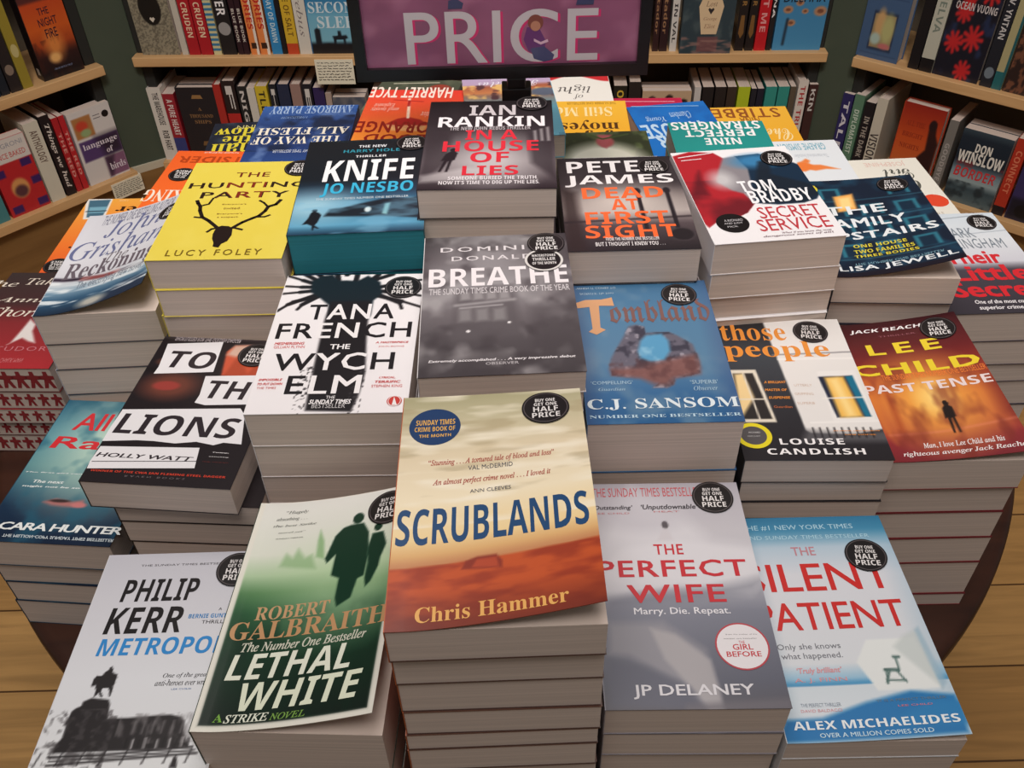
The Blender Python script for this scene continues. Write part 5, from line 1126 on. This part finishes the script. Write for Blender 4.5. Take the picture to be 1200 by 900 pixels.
# behind and right of the sign
shelf_book('C', 1.334, 1.349, Z_UP, .22, (50, 28, 30), 'dark brown spine touching the right side of the sign', sitems=[st('Matador', (150, 110, 80), .2, .8)])
shelf_book('C', 1.351, 1.371, Z_UP, .22, (46, 26, 30), 'dark brown spine beside the white lettered spine', sitems=[st('Matador', (150, 110, 80), .2, .8)])
shelf_book('C', 1.377, 1.394, Z_UP, .215, (206, 200, 194), 'white spine with dark letters beside the coffin shaped label', sitems=[st('WAR IN VAL', (50, 46, 50), .1, .9)])
a = Art((48, 62, 70), 60, 90).cloud(6, 8, (84, 96, 98), .5, .72, .6, 3).poly([(.32, .8), (.72, .8), (.72, .98), (.32, .98)], (110, 74, 76), .02).cloud(3, 26, (150, 112, 104), .5, .65, .7, 5, None)
a.c[a.V < .79] = Art((48, 62, 70), 60, 90).cloud(6, 8, (84, 96, 98), .5, .72, .6, 3).c[a.V < .79]
shelf_book('C', 1.402, 1.527, Z_UP, .21, (48, 62, 70), 'dark teal book with cream coffin label, standing forward of its row', True, .002, .03, art=a, items=[p_([(.4, .28), (.66, .28), (.77, .45), (.68, .77), (.38, .77), (.29, .45)], (214, 186, 150)), t_('The', (.46, .32, .6, .36), (120, 90, 74), 'I'), t_('Lost', (.42, .39, .64, .45), (120, 90, 74), 'I'), p_([(.53, .54), (.47, .485), (.49, .465), (.53, .48), (.57, .465), (.59, .485)], (50, 44, 48)), t_('George', (.4, .57, .66, .62), (150, 112, 90), 'I'), t_('Eliot', (.42, .65, .64, .7), (150, 112, 90), 'I')])
for x0_, x1_, w_ in ((1.540, 1.562, 'beside the coffin label cover'), (1.566, 1.586, 'beside the plain red spine')):
    shelf_book('C', x0_, x1_, Z_UP, .22, (30, 24, 26), 'black spine with gold figures, ' + w_, sitems=[st('CARVER', (150, 110, 60), .15, .5), p_([(.6, .3), (.8, .2), (.86, .5), (.8, .8), (.6, .7)], (120, 84, 46))])
shelf_book('C', 1.589, 1.617, Z_UP, .235, (190, 26, 38), 'plain red spined hardback beside the blue teacup cover', sitems=[st('TRUST ME', (220, 150, 150), .1, .8)])
shelf_book('C', 1.619, 1.631, Z_UP, .2, (32, 28, 32), 'thin black spine between red spine and blue cover', sitems=[st('ANNA', WHT, .1, .6)])
a = Art((64, 132, 178), 60, 90).grad([(0, (40, 90, 140)), (.3, (60, 126, 172)), (1, (72, 140, 184))])
for c_, r_ in (((.2, .5), .1), ((.42, .42), .08), ((.55, .52), .07), ((.3, .66), .09), ((.86, .52), .13)): a.ell(c_, r_, r_ * .7, (176, 130, 100), .4).ell(c_, r_ * .5, r_ * .3, (120, 74, 56), .4)
a.line([(.22, .62), (.2, .92)], .05, (30, 44, 60), .05)
shelf_book('C', 1.635, 1.754, Z_UP, .2, (64, 132, 178), 'light blue cover with brown blooms facing out beside the right post', True, .02, .03, art=a, items=[t_('THE', (.3, .22, .6, .28), (24, 40, 56), 'N'), t_('DILEMMA', (.08, .32, .92, .41), (24, 40, 56), 'N', 0, 1.1, .02)])
# lower shelf of the back bookcase
shelf_book('C', 0.005, 0.042, Z_LO, .206, (214, 208, 200), 'white spine with black capitals, leftmost on the lower back shelf', sitems=[st('THE WAREHOUSE', (40, 36, 40), .06, .5, .25, .7), st('ROB HART', (40, 36, 40), .58, .86, .25, .7)])
shelf_book('C', 0.042, 0.074, Z_LO, .19, (150, 34, 48), 'red spine with blue foot beside the white lettered spine', sitems=[st('A PURE HEART', (226, 214, 210), .08, .62, .25, .75), p_([(.66, 0), (1, 0), (1, 1), (.66, 1)], (50, 60, 120))])
a = Art((30, 28, 36), 36, 54)
for q in range(3):
    shelf_book('C', 0.083, 0.185, Z_LO, .207 - .002 * q, (30, 28, 36), ['black cover with gold emblems facing out, front of its row', 'black book directly behind the gold emblem cover', 'rear black book behind the gold emblem cover'][q], True, .02 + .027 * q, .026, art=a, items=[p_([(.4, .1), (.62, .1), (.66, .15), (.36, .15)], (150, 112, 70)), t_('A', (.46, .27, .56, .31), (140, 104, 70), 'S'), t_('THOUSAND', (.2, .36, .82, .41), (140, 104, 70), 'S'), t_('SHIPS', (.3, .44, .74, .49), (140, 104, 70), 'S'), p_([(.4, .74), (.62, .74), (.66, .8), (.36, .8)], (120, 88, 56))] if q == 0 else ())
shelf_book('C', 0.185, 0.205, Z_LO, 0.215, (170, 44, 40), 'red spine beside the black gold emblem cover')
shelf_book('C', 0.209, 0.244, Z_LO, 0.225, (36, 26, 30), 'black spine with red foot and white letter, lower back shelf', sitems=[st('F', (206, 200, 196), .06, 0.35), p_([(.4, 0), (1, 0), (1, 1), (.4, 1)], (180, 40, 40))])
shelf_book('C', 0.248, 0.272, Z_LO, 0.21, (30, 34, 38), 'dark slate spine left of the thin white spine', sitems=[st('NIGHT', (206, 200, 196), .06, 0.8)])
shelf_book('C', 0.274, 0.295, Z_LO, 0.205, (206, 200, 190), 'thin white spine left of the yellow spine')
shelf_book('C', 0.297, 0.329, Z_LO, 0.21, (206, 180, 50), 'yellow spine with black letters, lower back shelf', sitems=[st('TLB', (40, 36, 30), .06, 0.35)])
shelf_book('C', 0.334, 0.354, Z_LO, 0.215, (26, 32, 44), 'navy spine with a white letter, beside the yellow spine', sitems=[st('H', (206, 200, 196), .06, 0.35)])
shelf_book('C', 0.357, 0.388, Z_LO, 0.215, (34, 44, 70), 'deep blue spine left of the pinkish grey spine')
shelf_book('C', 0.392, 0.419, Z_LO, 0.215, (150, 120, 112), 'pinkish grey spine among dark books, lower back shelf')
shelf_book('C', 0.423, 0.448, Z_LO, 0.215, (30, 30, 40), 'charcoal spine right of the pinkish grey spine', sitems=[st('E', (206, 200, 196), .06, 0.35)])
shelf_book('C', 0.451, 0.480, Z_LO, 0.205, (48, 36, 84), 'purple spine on the lower back shelf')
shelf_book('C', 0.482, 0.498, Z_LO, 0.19, (170, 150, 140), 'thin beige spine beside the purple spine')
shelf_book('C', 1.244, 1.279, Z_LO, 0.205, (40, 36, 30), 'dark spine with yellow lettering left of the beige cover', sitems=[st('ODE', (206, 170, 60), .06, 0.35)])
shelf_book('C', 1.283, 1.315, Z_LO, 0.215, (44, 36, 34), 'dark brown spine touching the beige cover')
shelf_book('C', 1.454, 1.471, Z_LO, 0.2, (196, 190, 186), 'pale spine right of the beige cover')
shelf_book('C', 1.475, 1.504, Z_LO, 0.2, (34, 30, 32), 'black spine, first of the dark run right of the beige cover')
shelf_book('C', 1.508, 1.536, Z_LO, 0.2, (38, 32, 32), 'black spine, second of the dark run right of the beige cover')
shelf_book('C', 1.539, 1.563, Z_LO, 0.2, (58, 46, 40), 'brown spine left of the lime spine')
shelf_book('C', 1.567, 1.598, Z_LO, 0.2, (176, 190, 40), 'lime green spine on the lower back shelf')
shelf_book('C', 1.601, 1.615, Z_LO, 0.195, (30, 32, 42), 'navy spine touching the lime green one')
shelf_book('C', 1.617, 1.634, Z_LO, 0.195, (28, 30, 46), 'navy spine touching the teal pair')
shelf_book('C', 1.638, 1.667, Z_LO, 0.2, (48, 140, 130), 'teal spine, left of the matching pair')
shelf_book('C', 1.670, 1.699, Z_LO, 0.2, (48, 140, 130), 'teal spine, right of the matching pair')
shelf_book('C', 1.701, 1.716, Z_LO, 0.2, (90, 78, 66), 'taupe spine left of the white and red spine')
shelf_book('C', 1.720, 1.745, Z_LO, 0.215, (214, 204, 196), 'white spine with red capitals near the right post', sitems=[st('THE TRUTH', (176, 44, 50), .06, 0.8)])
shelf_book('C', 1.749, 1.772, Z_LO, 0.205, (60, 34, 36), 'black and red spine nearest the right post', sitems=[st('KIN', (206, 200, 196), .06, 0.35)])
for q in range(2):
    shelf_book('C', 0.500, 0.586, Z_LO, .178, (74, 78, 92), ['grey blue cover facing out below the shelf card', 'second grey blue book behind the one below the shelf card'][q], True, .02 + .03 * q, .028, art=Art((78, 82, 96), 24, 36).cloud(5, 6, (120, 116, 116), .5, .7, .7, 4))
for q in range(3):
    a = Art((190, 160, 130), 36, 54)
    for c_ in ((.2, .12), (.55, .1), (.85, .16)): a.ell(c_, .08, .07, (50, 36, 34), .3)
    shelf_book('C', 1.320, 1.447, Z_LO, .19 - .003 * q, (28, 32, 48) if q else (186, 156, 128), ['beige cover with dark shapes facing out, lower back shelf', 'navy book directly behind the beige cover', 'rear navy book behind the beige cover'][q], True, .02 + .025 * q, .024, art=a if q == 0 else None)

# left bookcase
shelf_book('L', 0.281, 0.254, Z_UP, .2, (30, 40, 60), 'dark blue spine at the far left of the upper left shelf', group='books on the left shelves')
shelf_book('L', 0.252, 0.232, Z_UP, .205, (28, 34, 44), 'navy spine with small white marks, upper left shelf', sitems=[st('KING', (130, 170, 190), .5, .75)], group='books on the left shelves')
shelf_book('L', 0.229, 0.201, Z_UP, .21, (40, 34, 36), 'black spine with a pale figure, upper left shelf', sitems=[d_((.75, .5), .06, (130, 112, 100), .36)], group='books on the left shelves')
shelf_book('L', 0.199, 0.175, Z_UP, .225, (150, 132, 50), 'olive yellow spine beside the orange fire cover', sitems=[d_((.6, .5), .07, (190, 176, 120), .36)], group='books on the left shelves')
a = Art((190, 80, 36), 60, 90).grad([(0, (60, 34, 40)), (.22, (90, 44, 42)), (.25, (196, 74, 36)), (.5, (206, 92, 36)), (.66, (170, 70, 34)), (.78, (50, 26, 28)), (1, (22, 20, 26))])
a.ell((.5, .68), .2, .2, (226, 140, 70), 1.2, .9).ell((.42, .8), .14, .08, (236, 180, 110), .8).cloud(6, 5, (60, 28, 26), .5, .7, .7, 3, a.V > .6)
shelf_book('L', 0.143, 0.039, Z_UP, .235, (34, 24, 28), 'hardback with glowing orange fire sky facing out, upper left shelf', True, .02, .036, art=a, spine=(30, 22, 26), items=[t_('CONNELLY', (.04, .04, .95, .15), (120, 84, 84), 'B'), t_('THE', (.36, .3, .62, .37), (50, 26, 44), 'N', 0, 1, .01), t_('NIGHT', (.3, .4, .74, .48), (50, 26, 44), 'N', 0, 1, .01), t_('FIRE', (.38, .51, .66, .6), (50, 26, 44), 'N', 0, 1, .01), t_('A BALLARD AND BOSCH THRILLER', (.3, .9, .75, .92), (120, 130, 160), 'R')], sitems=[p_([(.88, .3), (.95, .3), (.95, .7), (.88, .7)], (190, 180, 170))], group='books on the left shelves')
shelf_book('L', 0.382, 0.348, Z_LO, .19, (70, 130, 136), 'teal spine at the left end of the lower left shelf', group='books on the left shelves')
a = Art((186, 40, 46), 48, 72)
for x_, y_ in ((.1, .42), (.8, .36), (.9, .62), (.85, .92), (.2, .92)): a.poly([(x_ - .13, y_ - .05), (x_ + .13, y_ - .05), (x_ + .13, y_ + .05), (x_ - .13, y_ + .05)], (62, 34, 96), .02)
a.poly([(0, 0), (1, 0), (1, .3), (0, .3)], (214, 206, 200), .02).ell((.45, .66), .22, .2, (214, 150, 90), .3).ell((.45, .7), .16, .12, (90, 54, 60), .5)
shelf_book('L', 0.341, 0.240, Z_LO, .2, (186, 40, 46), 'white topped red cover with purple blocks facing out, lower left shelf', True, .02, .03, art=a, items=[t_('NEGRONI', (.15, .06, .9, .12), (150, 150, 160), 'N'), t_('ONCE BAKED', (.1, .18, .9, .25), (196, 60, 60), 'N')], group='books on the left shelves')
shelf_book('L', 0.236, 0.198, Z_LO, .215, (206, 200, 184), 'cream spine right of the red and purple cover', sitems=[st('ANTHOLOGY', (110, 90, 80), .1, .5)], group='books on the left shelves')
shelf_book('L', 0.194, 0.168, Z_LO, .22, (34, 26, 30), 'black spine with white script, lower left shelf', sitems=[st('Things we had', (226, 214, 206), .1, .9, .2, .8, 'J')], group='books on the left shelves')
shelf_book('L', 0.165, 0.149, Z_LO, .205, (176, 36, 44), 'red spine beside the black script spine', sitems=[st('THE RED', (220, 150, 140), .2, .8)], group='books on the left shelves')
shelf_book('L', 0.147, 0.132, Z_LO, .205, (186, 38, 46), 'red spine touching the white collage cover', sitems=[st('THE RED', (220, 150, 140), .2, .8)], group='books on the left shelves')
a = Art((214, 208, 206), 48, 72).poly([(.06, .08), (.5, .08), (.5, .36), (.06, .36)], (176, 120, 70), .02).ell((.25, .2), .14, .1, (200, 70, 50), .5).ell((.3, .3), .12, .08, (150, 170, 120), .5)
a.poly([(.06, .4), (1, .4), (1, .68), (.06, .68)], (84, 60, 110), .02).poly([(.45, .4), (1, .4), (1, .68), (.6, .68)], (44, 32, 50), .2, .9).poly([(.52, .7), (1, .7), (1, .98), (.52, .98)], (130, 90, 120), .02).poly([(.52, .7), (.75, .7), (.6, .98), (.52, .98)], (50, 36, 56), .1, .8)
shelf_book('L', 0.126, 0.010, Z_LO, .2, (206, 200, 200), 'white cover with collage pictures facing out by the left post', True, .02, .03, art=a, items=[t_('language', (.12, .44, .95, .54), (224, 214, 226), 'S'), t_('of', (.62, .57, .78, .65), (224, 214, 226), 'S'), t_('birds', (.58, .8, .96, .9), (224, 214, 226), 'S'), d_((.85, .14), .08, BLK), l_([(.56, .12), (.72, .12)], .015, (90, 84, 90)), l_([(.56, .16), (.72, .16)], .015, (90, 84, 90))], group='books on the left shelves')

# right bookcase
GR_ = 'books on the right shelves'
a = Art((66, 92, 128), 48, 72).line([(.06, .3), (.94, .3)], .015, (44, 62, 96)).line([(.06, .95), (.94, .95)], .015, (44, 62, 96)).poly([(.2, .46), (.78, .46), (.78, .9), (.2, .9)], (44, 58, 84), .02).poly([(.24, .49), (.74, .49), (.74, .87), (.24, .87)], (150, 130, 96), .02).ell((.4, .6), .12, .25, (200, 160, 110), .6).ell((.6, .65), .14, .25, (180, 176, 120), .7).ell((.35, .77), .12, .1, (170, 190, 180), .6).ell((.6, .84), .14, .05, (190, 110, 110), .6)
shelf_book('R', -0.001, 0.101, Z_UP, .21, (66, 92, 128), 'slate blue cover with framed picture facing out, upper right shelf', True, .02, .04, art=a, group=GR_)
shelf_book('R', 0.129, 0.154, Z_UP, .225, (26, 24, 28), 'black spine right of the slate blue cover', group=GR_)
shelf_book('R', 0.156, 0.187, Z_UP, .23, (186, 184, 170), 'pale green-white spine with black foot, upper right shelf', sitems=[st('VUELVA', (120, 130, 120), .1, .6), p_([(.86, 0), (1, 0), (1, 1), (.86, 1)], (24, 22, 26))], group=GR_)
a = Art((26, 26, 38), 60, 90).cloud(5, 6, (44, 60, 100), .55, .75, .6, 3)
for c_, r_ in (((.3, .3), .16), ((.75, .06), .2), ((.25, .62), .17), ((.62, .55), .2), ((.6, .9), .16), ((.35, .15), .1)):
    for q in range(9): a.line([c_, (c_[0] + r_ * math.cos(q * .7), c_[1] + r_ * .62 * math.sin(q * .7))], .07, (190, 40, 44), .04)
shelf_book('R', 0.190, 0.293, Z_UP, .215, (26, 26, 36), 'black cover with scattered red blooms facing out, upper right shelf', True, .02, .03, art=a, items=[t_('OCEAN VUONG', (.08, .2, .95, .28), (200, 190, 190), 'B')], group=GR_)
shelf_book('R', 0.299, 0.325, Z_UP, .22, (34, 36, 44), 'dark spine with white letters beside the red blooms cover', sitems=[st('V. YNTAN', (200, 196, 196), .1, .5), d_((.85, .5), .06, (110, 120, 130), .4)], group=GR_)
shelf_book('R', 0.326, 0.348, Z_UP, .23, (170, 160, 120), 'cream and teal spine on the upper right shelf', sitems=[p_([(.82, 0), (1, 0), (1, 1), (.82, 1)], (40, 100, 104)), p_([(0, 0), (1, 0), (1, .25), (0, .25)], (40, 90, 96))], group=GR_)
a = Art((48, 34, 32), 48, 72).cloud(14, 20, (120, 76, 56), .52, .62, .9, 5)
shelf_book('R', 0.352, 0.443, Z_UP, .22, (48, 34, 32), 'dark cover with brown speckles at the right edge, upper right shelf', True, .02, .03, art=a, group=GR_)
shelf_book('R', -0.009, 0.019, Z_LO, .195, (48, 44, 96), 'navy and white spine beside the right post', sitems=[st('TALE', (214, 210, 220), .1, .8)], group=GR_)
shelf_book('R', 0.022, 0.048, Z_LO, .2, (92, 128, 104), 'green spine with pale capitals, lower right shelf', sitems=[st('DIPLOMATIST', (200, 214, 200), .2, .8)], group=GR_)
shelf_book('R', 0.052, 0.078, Z_LO, .188, (34, 30, 34), 'black spine between the green and white spines', sitems=[st('IN THE DARK', (170, 160, 150), .2, .8)], group=GR_)
shelf_book('R', 0.081, 0.108, Z_LO, .206, (200, 192, 176), 'white spine with black letters left of the orange cover', sitems=[st('VISIONS', (60, 50, 50), .45, .9, .1, .9)], wid=.15, group=GR_)
a = Art((190, 76, 34), 60, 90).grad([(0, (150, 40, 30)), (.4, (196, 78, 36)), (1, (206, 116, 60))]).poly([(.7, .2), (.85, .16), (.9, .3), (1, .4), (1, 1), (.7, 1), (.78, .7), (.6, .62), (.75, .5)], (50, 26, 26), .05).ell((.78, .2), .09, .1, (44, 26, 28), .3)
shelf_book('R', 0.148, 0.251, Z_LO, .215, (170, 60, 34), 'orange red cover with dark silhouette facing out, lower right shelf', True, .02, .03, art=a, items=[t_('ALL THE', (.15, .2, .6, .26), (150, 50, 30), 'S'), t_('BRIGHT', (.12, .34, .62, .4), (150, 50, 30), 'S'), t_('NIGHTS', (.12, .48, .6, .54), (150, 50, 30), 'S')], group=GR_)
shelf_book('R', 0.263, 0.285, Z_LO, .2, (120, 116, 112), 'grey spine between the orange cover and the stormy sea cover', sitems=[st('GOODBYE', (170, 164, 160), .3, .8)], group=GR_)
a = Art((40, 54, 66), 60, 90).grad([(0, (60, 74, 84)), (.1, (34, 44, 56)), (.4, (28, 38, 50)), (.55, (120, 140, 150)), (.68, (150, 166, 170)), (.78, (60, 76, 84)), (1, (90, 106, 110))]).cloud(5, 8, (34, 44, 50), .5, .7, .8, 4, a.V > .7).cloud(5, 8, (150, 40, 44), .5, .7, .6, 8, (a.V > .4) & (a.V < .5))
for q in range(2):
    shelf_book('R', 0.300, 0.416, Z_LO, .19, (40, 54, 66), ['dark stormy sea cover with white capitals facing out, lower right shelf', 'dark book behind the stormy sea cover'][q], True, .02 + .034 * q, .032, art=a, items=[t_('DON', (.33, .16, .66, .28), (226, 222, 214), 'B', 0, 1, .01), t_('WINSLOW', (.04, .28, .95, .44), (226, 222, 214), 'B', 0, 1, .01), t_('BORDER', (.06, .5, .9, .64), (196, 60, 64), 'B', .1)] if q == 0 else (), group=GR_)
shelf_book('R', 0.421, 0.448, Z_LO, .2, (176, 52, 36), 'red orange spine right of the stormy sea cover', sitems=[st('CONNECT', (214, 120, 90), .15, .7), p_([(.88, 0), (1, 0), (1, 1), (.88, 1)], (30, 24, 30))], group=GR_)
shelf_book('R', 0.453, 0.562, Z_LO, .19, (52, 44, 88), 'purple cover with black sticker at the right edge', True, .02, .03, art=Art((56, 48, 92), 36, 54).poly([(0, .7), (1, .7), (1, 1), (0, 1)], (28, 26, 40), .1), items=[d_((.3, .86), .16, (20, 18, 24))], group=GR_)

# rows carry on behind the sign
rr = random.Random(21)
def run_of_books(b, s0, s1, z, h0, h1, label, group):
    s = s0
    while True:
        w_ = rr.uniform(.016, .034)
        if s + w_ > s1: break
        v_ = rr.choice([(34, 30, 34), (60, 40, 40), (40, 50, 70), (150, 50, 44), (190, 180, 164), (60, 84, 76), (120, 90, 60)])
        shelf_book(b, s, s + w_, z, rr.uniform(h0, h1), v_, label, group=group)
        s += w_ + .0015
run_of_books('C', 0.623, 1.328, Z_UP, .19, .23, 'plain book spine on the upper back shelf, hidden behind the sign', 'upper shelf books behind the sign')
run_of_books('C', 0.596, 1.237, Z_LO, .17, .2, 'plain book spine on the lower back shelf, hidden behind the sign', 'lower shelf books behind the sign')

# ------------------------------------------------------------------ paper cards on the shelf edges
def card(b, s0, s1, z1, hgt, label, seed):
    B = BAYS[b]; w = abs(s1 - s0); p = B.pt((s0 + s1) / 2, 0)
    g = G(); g.box((-w / 2, -.0016, -hgt), (w / 2, -.0008, 0), lin((226, 218, 196)))
    g.box((-w / 2, -.0016, 0), (w / 2, .03, .0008), lin((226, 218, 196)))
    r = random.Random(seed); rows = 7
    pl = lambda u, v, k=0: np.stack([(np.asarray(u, float) - .5) * w, -.00165 - .00001 * k + 0 * np.asarray(u, float), -np.asarray(v, float) * hgt], -1)
    it = []
    for q in range(rows):
        y = .12 + .8 * q / rows; x = .06
        while x < .9:
            l = r.uniform(.05, .14); pts_ = [(x + l * i / 4, y + r.uniform(-.02, .02)) for i in range(5)]
            it.append(l_(pts_, .016, (60, 54, 54))); x += l + .035
    overlay(g, it, w, hgt, pl)
    o = link('shelf_card', g.mesh('shelf_card', [M_MATT])); o.location = (*p, z1)
    o.rotation_euler = (0, 0, math.atan2(-B.n[0], B.n[1]) + math.pi)
    tag(o, label, 'card', 'handwritten cards on the shelf edges')
card('C', 0.473, 0.572, Z_UP - .008, .064, 'cream handwritten card hanging from the upper back shelf beside the sign', 3)
card('L', 0.084, -0.005, Z_LO - .01, .046, 'cream handwritten card hanging from the end of the lower left shelf', 5)

_pc = _pen.data
bpy.data.objects.remove(_pen)
bpy.data.curves.remove(_pc)
